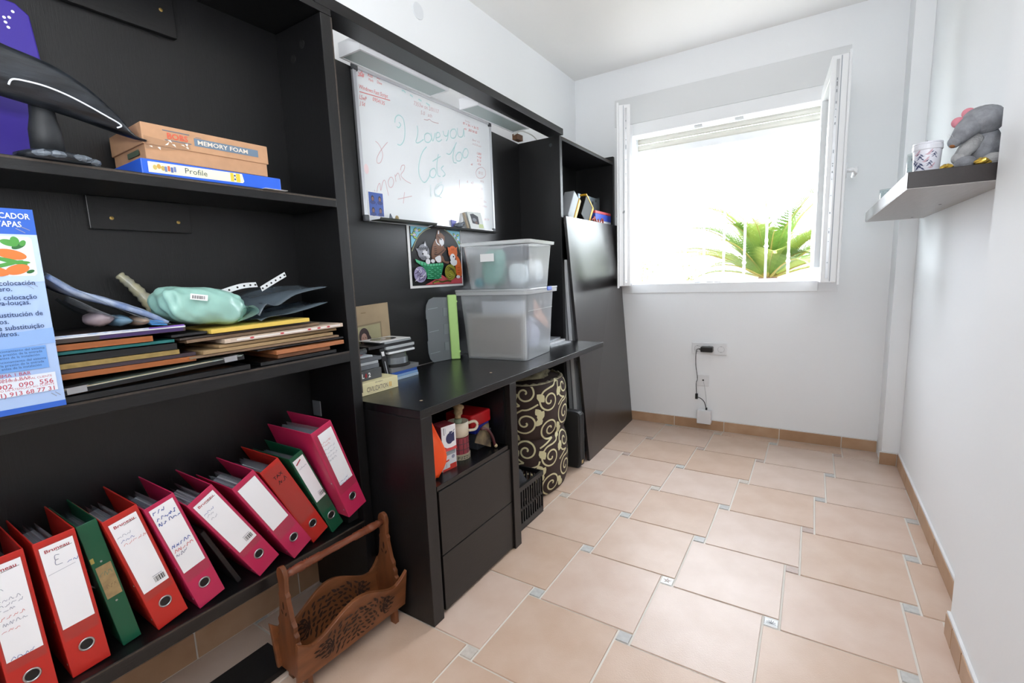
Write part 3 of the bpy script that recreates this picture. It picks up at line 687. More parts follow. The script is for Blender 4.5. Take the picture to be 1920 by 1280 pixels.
# ------------------------------------------------------------------ carved wooden magazine basket
def basket():
    t = thing('magazine_basket', 'carved wooden magazine basket with a turned handle on the floor by the bookcase', 'basket', (-1.204, .833, 0))
    T = Matrix.Translation((-1.204, .833, 0)) @ Matrix.Rotation(-.054, 4, 'Z')     # local y along the handle, x to the room
    WD = mat('sheesham_wood', '#84502f', .42, spec=.5, noise=1, nscale=6, col2='#63381c', bump=.2, bscale=60, stretch=(6, 1.2, 6))
    WD2 = mat('sheesham_end', '#7a4729', .45, noise=1, nscale=6, col2='#5a3219', bump=.2, bscale=60, stretch=(6, 6, 1.2))
    DKW = mat('carved_recess', '#2a150b', .8)
    # end panels with scalloped edges
    half = [(.052, .045), (.056, .10), (.058, .13), (.052, .14), (.053, .155), (.046, .163), (.047, .18), (.039, .19), (.041, .207), (.032, .222), (.026, .25), (.020, .28), (.022, .293), (.0155, .303), (.017, .318), (.0175, .333), (.020, .347), (.0185, .362), (.012, .374), (0, .379)]
    hp = smooth_path([(p[0], 0, p[1]) for p in half], 3)
    pts = [(p.x, p.z) for p in hp]; pts = pts+[(-x, z) for x, z in reversed(pts[:-1])]
    for s in (-1, 1):
        mb = MB(T); y = s*.176
        mb.prism([(x, y-.007, z) for x, z in pts], (0, .014, 0)); e = mb.build('end_panel', WD2, t, bevel=.0018)
        F = Flat(T @ frame((0, y-.0071, 0), (1, 0, 0), (0, 0, 1)), .0003)
        F.ell((0, .262), .004, .013, DKW); F.ell((-.01, .24), .003, .008, DKW, .5); F.ell((.01, .24), .003, .008, DKW, -.5); F.build('carving', e)
    # turned handle
    pr = [(.0105, -.169), (.0105, -.155), (.013, -.151), (.0105, -.147), (.012, -.142), (.0135, -.13), (.0135, -.115), (.0105, -.111), (.0138, -.107), (.0105, -.103), (.0138, -.099), (.0105, -.095), (.0125, -.09), (.0125, -.06), (.0105, -.056), (.0105, -.02), (.0116, 0)]
    pr = pr+[(r, -h) for r, h in reversed(pr[:-1])]
    mb = MB(T); mb.lathe(pr, (0, 0, .348), 16, axis='y'); mb.build('handle', mat('turned_wood', '#7d4832', .32, noise=1, nscale=8, col2='#6f3a24'), t, smooth=True)
    # splayed long sides with arched top edge and pierced oval carving
    for s in (1, -1):
        n = 26; Lh = .195
        def top(y):
            q = abs(y)/Lh; c = .5+.5*math.cos(min(1, q/.82)*math.pi)
            return .145+.058*c+(.038*((q-.72)/.28)**1.6 if q > .72 else 0)
        x0 = lambda z: s*(.052+.024*(z-.05)/.15)
        O = frame((s*.052, 0, .05), (0, s*1, 0), (s*.024, 0, .15)); PL = T @ O     # u along, v up the slope
        ln = .1519
        P = [(-Lh, 0)]+[(-Lh+2*Lh*i/n, (top(-Lh+2*Lh*i/n)-.05)*1.0127) for i in range(n+1)][::1]+[(Lh, 0)]
        poly = [(-Lh, .0), (Lh, .0)]+[(Lh-2*Lh*i/n, (top(Lh-2*Lh*i/n)-.05)*1.0127) for i in range(n+1)]
        mb = MB(PL); mb.prism([(u, v, -.006) for u, v in poly], (0, 0, .012))
        sd = mb.build('side_panel', WD, t, bevel=.0015)
        # carving: leaf-shaped piercings in an oval, on both faces
        for lift, nm in ((.0062, 1), (-.0062, -1)):
            Q = PL @ Matrix.Translation((0, 0, lift)) if nm > 0 else PL @ Matrix.Translation((0, 0, lift)) @ Matrix.Rotation(math.pi, 4, 'Y')
            F = Flat(Q, .0002); rng = random.Random(9)
            def leaf(u, v, l, wd, r):
                c, si = math.cos(r), math.sin(r); pp = []
                for (a_, b_) in ((-.5, 0), (-.2, .5), (.15, .42), (.5, 0), (.15, -.3), (-.2, -.35)): pp.append((u+a_*l*c-b_*wd*si, v+a_*l*si+b_*wd*c))
                F.poly(pp, DKW)
            rows = [(.022, .07), (.038, .115), (.054, .135), (.070, .137), (.086, .125), (.102, .10), (.116, .065)]
            for v, um in rows:
                u = -um
                while u <= um:
                    r = rng.uniform(-.5, .5)+(.7 if u < 0 else 2.4)+.5*math.sin(u*60)
                    leaf(u+rng.uniform(-.002, .002), v+rng.uniform(-.002, .002), rng.uniform(.013, .024), rng.uniform(.007, .011), r); u += rng.uniform(.015, .022)
            for e in (-1, 1):
                for k in range(6):
                    b = -1.2+k*.48; F.stroke(sp2([(e*.09, .062), (e*(.09+.028*math.cos(b)), .062+.03*math.sin(b)), (e*(.09+.045*math.cos(b*.8)), .062+.034*math.sin(b*.8))], 3), .0035, DKW)
            F.build('pierced_carving', sd)
        for yy in (-.165, .150):
            mb = MB(T); mb.box(min(s*.03, s*.055), max(s*.03, s*.055), yy, yy+.015, 0, .05); mb.build('foot', WD2, t, bevel=.001)
    mb = MB(T); mb.box(-.05, .05, -.169, .169, .052, .06); mb.build('bottom_board', WD, t)
basket()

# ------------------------------------------------------------------ upper shelf of the left bookcase
KRAFT = mat('brown_cardboard', '#b98f6d', .75, noise=.12, nscale=40)
KRAFT2 = mat('brown_cardboard_inner', '#8a6444', .8)
BLUEB = mat('game_box_blue', '#2a5fd0', .4); CREAM = mat('label_cream', '#f1eecb', .5)
def one(mb, name, m, label, cat, group=None, **k): return tag(mb.build(name, m, **k), label, cat, group)
# game box (slightly turned) and shoe box on top of it
def profile_box():
    t = thing('game_box', 'flat blue game box with a cream Profile strip, lying under the cardboard shoe box', 'box', (-1.39, .65, SHA))
    T = Matrix.Translation((-1.285, .487, SHA+.001)) @ Matrix.Rotation(-.022, 4, 'Z')
    mb = MB(T); mb.box(-.215, 0, 0, .328, 0, .034); c = mb.build('lid', BLUEB, t, bevel=.002)
    fr = T @ face_x(0, 0, 0)
    F = Flat(fr); F.poly([(.013, .005), (.222, .008), (.226, .0125), (.222, .031), (.013, .0285)], CREAM)
    for k in range(4):
        a = k*math.pi/2; F.ell((.203+.0045*math.cos(a), .0195+.0045*math.sin(a)), .0024, .0024, mat('logo_blue', '#1d3f8f', .5))
    F.rect(.192, .009, .2, .03, mat('logo_yellow', '#d8bf3a', .5)); F.rect(.206, .009, .216, .03, mat('logo_yellow', '#d8bf3a', .5))
    for k, q in enumerate(('#c8b268', '#c59a4a', '#b8a05a')): F.ell((.026+k*.008, .017+.003*(k % 2)), .0042, .0055, mat('logo_gold%d' % k, q, .5))
    for k, q in enumerate(('#6d7fae', '#c96a4a', '#4a5f9e', '#6d7fae')): F.rect(.045+k*.0062, .010+.002*(k % 2), .050+k*.0062, .022+.002*(k % 2), mat('logo_piece%d' % k, q, .5))
    F.build('label_strip', c)
    text(c, 'Profile', fr @ Matrix.Translation((.086, .0125, 0)), .0185, mat('print_slate', '#3c4d5c', .5), sx=1.05, lift=.0015)
    MB(T).box(-.05, .02, .27, .335, -.0008, -.0002).build('paper_scrap', WHITE, t)
def shoe_box():
    z0 = SHA+.0362
    t = thing('shoe_box', 'brown cardboard shoe box printed BOBS MEMORY FOAM, lying on the blue game box', 'box', (-1.40, .64, z0))
    T = Matrix.Translation((-1.288, .497, z0)) @ Matrix.Rotation(-.03, 4, 'Z')
    mb = MB(T); mb.box(-.195, -.003, .004, .285, 0, .036); mb.build('tray', KRAFT, t, bevel=.001)
    mb = MB(T); mb.box(-.198, 0, 0, .289, .0325, .0795); lid = mb.build('lid', KRAFT, t, bevel=.0015)
    fr = T @ face_x(0, 0, 0); NAVY = mat('print_navy', '#5a6678', .6)
    F = Flat(fr); F.rect(.042, .0685, .098, .0705, NAVY); F.rect(.045, .0475, .1, .0495, NAVY); F.rect(.107, .0465, .262, .0645, mat('print_slate_blue', '#66798c', .6)); F.rect(.111, .0665, .124, .0675, NAVY)
    F.build('printed_bands', lid)
    text(lid, 'BOBS', fr @ Matrix.Translation((.049, .052, 0)), .0185, mat('print_red', '#cf5a44', .6), sx=1.0, bold=.015, lift=.0015)
    text(lid, 'MEMORY FOAM', fr @ Matrix.Translation((.1135, .0505, 0)), .0145, mat('print_cream', '#d8cfc2', .6), sx=1.18, bold=.02, lift=.0015)
    tp = glassy('packing_tape', '#f2ece2', .12, .12)
    F = Flat(fr, .0009); F.poly([(.004, .022), (.05, .025), (.098, .036), (.096, .047), (.05, .046), (.003, .05)], tp); F.build('tape', lid)
    rng = random.Random(2); F = Flat(fr, .0012)
    for k in range(9):
        u = rng.uniform(.008, .09); v = rng.uniform(.028, .048); F.poly([(u, v), (u+.006, v+.001), (u+rng.uniform(.003, .012), v+rng.uniform(-.008, .009))], mat('tape_glint', '#e9e2d8', .3))
    F.build('tape_glints', lid)  # pale flakes painted as glints on the tape
    F = Flat(T @ frame((0, 0, 0), (-1, 0, 0), (0, 0, 1)), .0005); F.rect(.03, .012, .1, .024, mat('side_print', '#4f5d4a', .6)); F.build('side_print', t)
profile_box(); shoe_box()
def sculpture():
    t = thing('carved_sculpture', 'black painted wooden dolphin-like carving with a white line, standing on a round post', 'sculpture', (-1.30, .33, SHA))
    BW = mat('black_painted_wood', '#0d1014', .3, noise=.5, nscale=14, col2='#2c3138', bump=.4, bscale=40, stretch=(4, 1, 6))
    x0 = -1.282
    # the blade-like body: outline in y/z, lens-shaped across x
    top = smooth_path([(0, .19, 1.655), (0, .25, 1.648), (0, .301, 1.629), (0, .345, 1.619), (0, .374, 1.609), (0, .412, 1.587), (0, .442, 1.562), (0, .47, 1.534), (0, .493, 1.505), (0, .515, 1.4985)], 4)
    bot = smooth_path([(0, .19, 1.540), (0, .25, 1.535), (0, .288, 1.529), (0, .335, 1.523), (0, .37, 1.518), (0, .41, 1.511), (0, .44, 1.505), (0, .468, 1.499), (0, .492, 1.4955), (0, .514, 1.494)], 4)
    pull = lambda p: Vector((p.x, p.y*.975, 1.159+(p.z-1.159)*.975))     # the body floats a little nearer the shelf edge
    top = [pull(p) for p in top]; bot = [pull(p) for p in bot]
    n = len(top); mb = MB(); ring = 12
    for i in range(n):
        c = (top[i]+bot[i])/2; hz = (top[i].z-bot[i].z)/2; wx = .004+.03*math.sin(min(1, hz/.05)*math.pi/2)
        for j in range(ring):
            a = 2*math.pi*j/ring; mb._v((x0+wx*math.cos(a), c.y, c.z+hz*math.sin(a)))
    for i in range(n-1):
        for j in range(ring):
            j2 = (j+1) % ring; mb._f((i*ring+j, i*ring+j2, (i+1)*ring+j2, (i+1)*ring+j), 0)
    mb._f(list(range(ring-1, -1, -1)), 0); mb._f([(n-1)*ring+j for j in range(ring)], 0)
    mb.build('body', BW, t, smooth=True)
    x = x0+.0345
    P = sp([(x-.004, .293, 1.545), (x-.001, .299, 1.5555), (x, .318, 1.5575), (x, .345, 1.556), (x-.0005, .375, 1.549), (x-.002, .405, 1.538), (x-.005, .435, 1.5255), (x-.010, .462, 1.514), (x-.013, .455, 1.507)], 6)
    P = [tuple(pull(Vector(p))) for p in P]
    mb = MB(); mb.tube(P, .0017, 6); mb.build('white_line', mat('white_enamel', '#dfe6ee', .3), t, smooth=True)
    mb = MB(); mb.lathe([(.026, SHA+.02), (.025, SHA+.06), (.020, 1.50), (.018, 1.53)], (-1.30, .338, 0), 18); mb.build('post', mat('grey_wood_post', '#23262a', .6, noise=.5, nscale=12, bump=.3, bscale=60), t, smooth=True)
    mb = MB(); mb.lathe([(.06, SHA+.001), (.058, SHA+.012), (.04, SHA+.02), (.026, SHA+.022)], (-1.305, .345, 0), 20); mb.build('base', BW, t, smooth=True)
    mb = MB(); rng = random.Random(1)
    for k in range(7):
        a = rng.uniform(-.9, 2.2); mb.ball((-1.305+.055*math.cos(a), .345+.06*math.sin(a), SHA+.008), (.012, .014, .007), 8, 5, wob=.3, seed=k)
    mb.build('base_shells', mat('shell_grey', '#6d7680', .5, noise=.4, nscale=60), t, kind='stuff')
sculpture()
PUR = mat('purple_plush_card', '#33208a', .45)
mb = MB(); mb.prism([(-1.462, .20, SHA+.001), (-1.462, .352, SHA+.001), (-1.462, .388, 1.50), (-1.462, .3985, 1.56), (-1.462, .392, 1.68), (-1.462, .386, 1.755), (-1.462, .366, 1.772), (-1.462, .20, 1.78)], (-.03, 0, 0))
pb = one(mb, 'gift_box', PUR, 'purple box with scattered white dots behind the black carving', 'box', bevel=.003)
F = Flat(face_x(-1.462, 0, 0)); rng = random.Random(3)
for y, z in ((.346, 1.726), (.353, 1.738), (.345, 1.735), (.349, 1.717), (.333, 1.745), (.337, 1.76), (.36, 1.752), (.327, 1.722)): F.ell((y, z), .0028, .0028, WHITE, n=10)
F.build('white_dots', pb, kind='stuff')

# ------------------------------------------------------------------ middle shelf: upright blue brochure box
def brochure():
    t = thing('product_box', 'tall pale-blue product box with carrots and phone numbers, standing at the shelf edge, far left', 'box', (-1.275, .19, SHB))
    y0, y1, z0, z1 = .085, .2895, SHB+.001, 1.315
    MB().box(-1.288, -1.260, y0, y1, z0, z1).build('carton', mat('carton_pale_blue', '#a9c2ea', .5), t, bevel=.0008)
    fr = face_x(-1.260, 0, 0); A = mat('brochure_blue', '#2f62c4', .5); Wb = mat('brochure_white', '#dfe6f2', .5); T1 = mat('brochure_ink', '#28406e', .6); TR = mat('brochure_red', '#b8485c', .6)
    F = Flat(fr); F.rect(y0, 1.268, y1, z1, A); F.rect(y0, z0, y1, .944, A)
    F.poly([(y0, 1.268), (y1, 1.268), (y1, 1.18), (y0, 1.16)], mat('brochure_sky', '#bcd0f0', .5)); F.poly([(y0, 1.075), (y1, 1.09), (y1, 1.06), (y0, 1.05)], mat('brochure_sky2', '#8fb2e6', .5))
    F.poly([(.1, 1.191), (.277, 1.191), (.281, 1.195), (.281, 1.26), (.277, 1.264), (.1, 1.264)], Wb)
    OR = mat('carrot_orange', '#e07a3a', .5); GR = mat('carrot_green', '#4f9a45', .5); GR2 = mat('carrot_green_dark', '#2f6a35', .5)
    for k, (u, v, rx, ry, rt, m) in enumerate(((.262, 1.247, .011, .005, .5, GR2), (.25, 1.252, .012, .006, -.3, GR), (.258, 1.256, .006, .008, .2, GR), (.268, 1.252, .006, .004, 1, GR), (.25, 1.231, .021, .009, -.25, OR), (.247, 1.219, .024, .004, -.3, GR), (.24, 1.212, .026, .0035, .3, GR), (.262, 1.216, .012, .003, 0, GR), (.255, 1.203, .017, .009, .3, OR), (.272, 1.199, .006, .003, .4, GR2), (.2, 1.225, .04, .012, .3, OR), (.2, 1.205, .045, .012, -.2, OR))): F.ell((u, v), rx, ry, m, rt)
    F.rect(.1, 1.013, .274, 1.057, mat('brochure_band', '#6f9fe0', .5)); F.rect(.1, .967, .281, 1.003, Wb)
    F.stroke([(.268, 1.283), (.281, 1.276)], .0012, PEN); F.stroke([(.262, 1.279), (.274, 1.271)], .0012, PEN); F.stroke([(.27, .962), (.277, .954)], .0012, PEN); F.stroke([(.276, .963), (.283, .955)], .0012, PEN); F.stroke([(.261, 1.176), (.272, 1.166)], .0009, PEN); F.stroke([(.268, 1.179), (.278, 1.170)], .0009, PEN)
    F.build('printed_front', t)
    def tx(s, u, v, sz, m, b=.0, sx=1.0): text(t, s, fr @ Matrix.Translation((u, v, 0)), sz, m, align='RIGHT', sx=sx, bold=b, lift=.0016)
    tx('PURIFICADOR', .2835, 1.2965, .0145, Wb, .02, .80); tx('DE ETAPAS', .271, 1.2815, .0145, Wb, .02, .80)
    for s, u, v in (('Para colocación', .2755, 1.174), ('en el fregadero.', .243, 1.1635), ('Para colocação', .2745, 1.1475), ('no lava-louças.', .2645, 1.1375), ('sustitución de', .2785, 1.1155), ('los filtros.', .231, 1.1035), ('de substituição', .2775, 1.0915), ('dos filtros.', .241, 1.080)): tx(s, u, v, .0125, T1, .008, .90)
    for k in range(6): tx(('el funcionamiento del sistema', 'comprobar la presión de la entrada', 'del agua antes de la instalación')[k % 3], .272-.004*(k % 3), 1.0505-k*.0062-(.0015 if k > 2 else 0), .0062, T1)
    tx('MÍNIMA 1 BAR', .247, 1.0035+.0008, .009, TR); tx('MÍNIMA 1 BAR', .2465, 1.0038-.008, .009, TR)
    tx('SERVICIO DE ATENCIÓN AL CLIENTE', .2755, .9945, .0056, TR); tx('902  090  556', .2765, .9825, .0125, TR, .01, 1.1); tx('SERVIÇO DE ATENÇÃO AO CLIENTE', .277, .978, .0056, TR); tx('(+351) 913 68 77 31', .2785, .9675, .0115, TR, .01, 1.06)
brochure()
mb = MB(); mb.ball((-1.335, .225, 1.29), (.035, .05, .045), 16, 10, wob=.15, seed=4)
one(mb, 'plastic_bundle', mat('white_plastic_bundle', '#c9d0d4', .35), 'bundle of crumpled white plastic behind the blue product box', 'bag', smooth=True)
for o in (bpy.data.objects['plastic_bundle'],):
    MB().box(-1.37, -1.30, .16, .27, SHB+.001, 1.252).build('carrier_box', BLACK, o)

# ------------------------------------------------------------------ middle shelf: the heap of frames, papers and bags
def slab(name, label, cat, ya, za, yb, zb, th, depth, m, x=-1.285, turn=0.0, bevel=.001, group=None, m_core=None):
    """flat thing whose lower front edge runs from (ya, za) to (yb, zb)"""
    L = math.hypot(yb-ya, zb-za); T = Matrix.Translation((x, ya, za)) @ Matrix.Rotation(math.atan2(zb-za, yb-ya), 4, 'X') @ Matrix.Rotation(turn, 4, 'Z')
    mb = MB(T); mb.box(-depth, 0, 0, L, 0, th)
    o = mb.build(name, m, bevel=bevel); tag(o, label, cat, group); return o, T, L
def pic(name, label, ya, za, yb, zb, th, depth, m, **k):
    """a picture frame lying flat: moulding, backing and glass"""
    x = k.get('x', -1.285); turn = k.get('turn', 0); L = math.hypot(yb-ya, zb-za)
    T = Matrix.Translation((x, ya, za)) @ Matrix.Rotation(math.atan2(zb-za, yb-ya), 4, 'X') @ Matrix.Rotation(turn, 4, 'Z')
    t = thing(name, label, 'frame', tuple(T @ Vector((-depth/2, L/2, 0))), k.get('group')); b = .016
    mb = MB(T); mb.box(-b, 0, 0, L, 0, th); mb.box(-depth, -depth+b, 0, L, 0, th); mb.box(-depth+b, -b, 0, b, 0, th); mb.box(-depth+b, -b, L-b, L, 0, th); mb.build('moulding', m, t)
    mb = MB(T); mb.box(-depth+b, -b, b, L-b, .001, th*.5); mb.build('backing', KRAFT2, t)
    return t, T, L
FBK = mat('frame_black', '#111214', .35); FOR = mat('frame_orange_wood', '#a8602f', .45, noise=.3, nscale=10, stretch=(8, 1, 8)); FGO = mat('frame_gold', '#a88f55', .4, noise=.35, nscale=80, metal=.3); FPU = mat('frame_plum', '#3c3038', .4)
pic('picture_frame', 'black picture frame at the very bottom of the left heap, jutting over the shelf edge', .26, .9335, .666, .9345, .012, .2, FBK, x=-1.268)
def clip_frame():
    t, T, L = None, None, None
    ya, za, yb, zb, x, dp = .262, .9475, .655, .9625, -1.272, .2
    L = math.hypot(yb-ya, zb-za); T = Matrix.Translation((x, ya, za)) @ Matrix.Rotation(math.atan2(zb-za, yb-ya), 4, 'X')
    t = thing('glass_picture_frame', 'frameless clip picture holder with metal clips, above the bottom black frame', 'frame', tuple(T @ Vector((-dp/2, L/2, 0))))
    MB(T).box(-dp, 0, 0, L, 0, .009).build('backing_board', FBK, t); MB(T).box(-dp+.003, -.003, .003, L-.003, .0092, .0105).build('print_sheet', WHITE, t); MB(T).box(-dp, .0, 0, L, .0107, .0127).build('glass', glassy('clip_glass', '#eaf2ee', .1, .03), t)
    F = Flat(T @ frame((0, 0, 0), (0, 1, 0), (0, 0, 1))); F.stroke([(.005, .0115), (L-.08, .0115)], .0012, mat('gold_edge', '#b9a67a', .4)); F.build('gilt_edge', t)
    for u in (.03, L-.055):
        MB(T).box(-.03, .0012, u, u+.04, .013, .0145).build('clip', SILVER, t, bevel=.0005); MB(T).box(.0003, .0016, u+.004, u+.036, .001, .0145).build('clip', SILVER, t)
clip_frame()
pic('picture_frame', 'orange-brown wooden picture frame, the lower of the two in the left heap', .262, .9795, .545, .977, .0115, .19, FOR)
pic('picture_frame', 'dark plum picture frame just above the lower orange-brown frame', .262, .992, .547, .9895, .0085, .19, FPU, x=-1.288)
pic('picture_frame', 'gilt picture frame with a speckled edge, in the middle of the left heap', .262, 1.0015, .511, .9995, .0105, .185, FGO)
pic('picture_frame', 'plain black frame lying on the gilt frame in the left heap', .262, 1.013, .508, 1.0115, .0145, .185, FBK, x=-1.287)
slab('folder', 'teal card folder pressed flat under the upper orange-brown frame', 'folder', .275, 1.030, .506, 1.0285, .007, .18, mat('teal_card', '#1c6a68', .5), x=-1.29)
pic('picture_frame', 'orange-brown wooden picture frame, the upper and shorter of the two', .262, 1.039, .461, 1.0375, .0125, .18, FOR)
o, T, L = slab('gift_bag', 'flattened glossy gift bag with flowers, purple at its end', 'bag', .265, 1.054, .53, 1.0535, .016, .2, [mat('gift_bag_dark', '#4a2f33', .35, noise=1, nscale=22, col2='#2f3a2c')], x=-1.283)
F = Flat(T @ frame((0, 0, 0), (0, 1, 0), (0, 0, 1))); F.rect(.1, .001, L-.005, .0085, mat('bag_purple_dark', '#3f2c5c', .35)); F.rect(0, .0095, L, .0125, mat('bag_white_band', '#d9dce2', .3)); F.rect(.19, .0128, L-.002, .0158, mat('bag_purple', '#7d55b8', .35)); F.rect(.0, .0128, .19, .0158, mat('bag_blue_white', '#8fa6c8', .3, noise=1, nscale=60, col2='#dfe4ea'))
F.build('bag_print', o)
# plastic pouch with patterned cloth, leaning up to the left
def sheet_prism(name, label, cat, pts, m, x0, x1, **k):
    mb = MB(); mb.prism([(x0, y, z) for y, z in pts], (x1-x0, 0, 0)); return one(mb, name, m, label, cat, **k)
PAT = mat('patterned_cloth', '#aeb9cc', .5, noise=1, nscale=30, col2='#5f77a6')
def wedge(pts_f, pts_b, xf, xb, n=8):
    """soft sheet: front polyline to back polyline with a wave"""
    A = smooth_path([(xf, y, z) for y, z in pts_f], 5); B = smooth_path([(xb, y, z) for y, z in pts_b], 5); mb = MB(); k = len(A)-1
    def fn(u, v):
        i = min(int(round(u*k)), k); p = A[i].lerp(B[i], v); return p+Vector((0, 0, .004*math.sin(9*v+7*u)))
    return mb.grid(fn, k, n)
t = thing('plastic_pouch', 'clear plastic pouch of blue-and-white patterned cloth, slanting up to the left', 'pouch', (-1.33, .41, 1.075))
wedge([(.300, 1.188), (.335, 1.155), (.40, 1.128), (.455, 1.102), (.492, 1.074)], [(.305, 1.19), (.34, 1.165), (.40, 1.14), (.455, 1.11), (.492, 1.079)], -1.275, -1.40).build('cloth', PAT, t, smooth=True, solid=.010)
F = wedge([(.296, 1.196), (.34, 1.156), (.40, 1.120), (.455, 1.09), (.495, 1.0725)], [(.30, 1.196), (.34, 1.17), (.40, 1.15), (.455, 1.12), (.495, 1.08)], -1.268, -1.42); F.build('film', CLEAR, t, smooth=True, solid=.001)
wedge([(.325, 1.146), (.37, 1.112), (.43, 1.09), (.49, 1.074)], [(.33, 1.14), (.37, 1.11), (.43, 1.09), (.49, 1.076)], -1.27, -1.39).build('pouch_bottom', CLEAR, t, smooth=True, solid=.001)
for k, (y, z, r, c) in enumerate(((.375, 1.096, .019, '#8f8288'), (.41, 1.09, .016, '#5f7f96'), (.445, 1.086, .014, '#9a8778'))):
    mb = MB(); mb.ball((-1.315, y, z), (.05, r*1.2, r*.8), 16, 10, wob=.12, seed=k); mb.build('wrapped_item', mat('wrapped%d' % k, c, .4), t, smooth=True)
mb = MB(); mb.hexa([(-1.29, .46, 1.075), (-1.272, .46, 1.075), (-1.272, .490, 1.072), (-1.29, .490, 1.072), (-1.29, .445, 1.09), (-1.272, .445, 1.09), (-1.272, .48, 1.083), (-1.29, .48, 1.083)])
mb.build('blue_tag', mat('tag_blue', '#3f86c6', .4), t)
# tube of yellowed plastic
mb = MB(); mb.tube(sp([(-1.46, .472, 1.195), (-1.45, .492, 1.168), (-1.44, .515, 1.13), (-1.435, .535, 1.09)]), [.010, .012, .009, .012, .011, .013, .010, .014, .013, .015, .012, .016, .014, .017, .014, .018, .016, .017, .012], 9)
tube_o = one(mb, 'plastic_roll', mat('yellowed_plastic', '#b3ab85', .25, noise=.5, nscale=30, col2='#8d8f88'), 'crinkled roll of yellowed clear plastic leaning behind the mint bag', 'roll', smooth=True)
# mint bag
t = thing('cloth_bag', 'soft mint-green plastic bag with a white barcode sticker, on top of the papers', 'bag', (-1.34, .61, 1.05))
mb = MB(); rng = random.Random(5)
def minty(u, v):
    a = 2*math.pi*v; th = math.pi*u
    g = lambda q, e: math.copysign(abs(q)**e, q); s_ = abs(math.sin(th))**.55
    f = 1+.05*math.sin(5*a+2)+.035*math.sin(9*a+4*th)+.03*math.sin(14*a-6*th)
    y = .598+.100*g(math.cos(a), .75)*s_*f; x = -1.345+.070*g(math.sin(a), .7)*s_*f
    z = 1.108-.047*g(math.cos(th), .8)-.13*(y-.598)
    return (x, y, z+.0035*math.sin(60*(y+.6*x))*s_+.0025*math.sin(110*(y-.8*x)+3*th)*s_)
mb.grid(minty, 26, 64); mb.build('bag', mat('mint_plastic', '#9ecdc2', .3, noise=.2, nscale=18, bump=.6, bscale=14), t, smooth=True)
nn = Vector((11.3, -3.3, 7)).normalized(); xx = (Vector((.2, .95, -.28))-nn*nn.dot(Vector((.2, .95, -.28)))).normalized(); F = Flat(frame(Vector((-1.284, .548, 1.125))+nn*.007, xx, nn.cross(xx)), .0); F.rect(0, 0, .036, .0165, WHITE)
u = .004
while u < .031: b = rng.choice((.0006, .0012, .0018)); F.rect(u, .003, u+b, .0125, INK); u += b+.0011
F.build('barcode_sticker', t)
wedge([(.66, 1.085), (.70, 1.10), (.715, 1.085), (.66, 1.06)], [(.66, 1.085), (.70, 1.10), (.715, 1.085), (.66, 1.06)], -1.285, -1.37).build('bag_mouth', glassy('mint_film', '#b9e0d8', .45, .15), t, smooth=True)
# transparent folders, punched strips
for nm, lb, pf, pb, m in (('plastic_folder', 'clear plastic folder curling up to the right, topmost of the papers', [(.715, 1.072), (.74, 1.10), (.77, 1.098), (.83, 1.128), (.938, 1.140)], [(.715, 1.09), (.73, 1.12), (.76, 1.135), (.84, 1.146), (.93, 1.148)], glassy('blue_grey_film', '#a9b9c6', .38, .12)),
    ('plastic_folder', 'grey-blue plastic folder lying flat under the curling clear one', [(.718, 1.058), (.76, 1.066), (.82, 1.076), (.935, 1.092)], [(.718, 1.062), (.76, 1.070), (.82, 1.080), (.93, 1.094)], glassy('grey_film', '#8fa0ae', .5, .12))):
    one(wedge(pf, pb, -1.283 if 'curling' in lb.split(',')[0] else -1.279, -1.45), nm, m, lb, 'folder', 'plastic folders on the heap', smooth=True, solid=.0012)
for k, (p, lb) in enumerate(((((.641, 1.132), (.70, 1.148), (.745, 1.151)), 'white punched plastic strip sticking up right beside the mint bag'), (((.752, 1.138), (.79, 1.158), (.83, 1.178)), 'white punched plastic strip slanting up at the right of the heap'))):
    A = smooth_path([(-1.33+.008*k, y, z) for y, z in p], 6); mb = MB(); q = len(A)-1
    mb.grid(lambda u, v: A[min(int(round(u*q)), q)]+Vector((-.004*v, -.002*v, .0135*v)), q, 1)
    s_ = one(mb, 'punched_strip', mat('strip_white', '#cfd3d6', .4), lb, 'strip', 'punched strips on the heap', solid=.0008)
    mb = MB()
    for i in range(1, q, 2): mb.lathe([(0, .0012), (.0027, .0012), (.0027, -.0003), (0, -.0003)], A[i]+Vector((-.0012, -.001, .0065)), 8, axis='x', cap=False)
    mb.build('punch_holes', BLACK, s_, kind='stuff')
# paper and card stack on the right
slab('picture_frame', 'flat black frame under the wooden boards at the right end of the heap', 'frame', .70, .9335, .947, .9335, .010, .2, FBK, x=-1.278)
slab('wooden_board', 'short dark wooden board, the lower of the two at the right end', 'board', .755, .9450, .929, .9455, .011, .18, mat('board_brown', '#7d4f30', .5, noise=.3, nscale=10, stretch=(8, 1, 8)), x=-1.284)
slab('wooden_board', 'orange wooden board, the upper of the two at the right end', 'board', .748, .9575, .977, .9575, .0125, .19, mat('board_orange', '#b9754a', .5, noise=.3, nscale=10, stretch=(8, 1, 8)), x=-1.276)
slab('card_sheet', 'grey card lying over the orange wooden board', 'card', .70, .9745, .985, .974, .005, .19, mat('card_grey', '#3a3a3c', .5), x=-1.287)
ENV = [mat('kraft_envelope', '#a38862', .7, noise=.15, nscale=30), mat('kraft_dark', '#7d6650', .7, noise=.15, nscale=30), mat('envelope_yellow', '#d8b955', .6)]
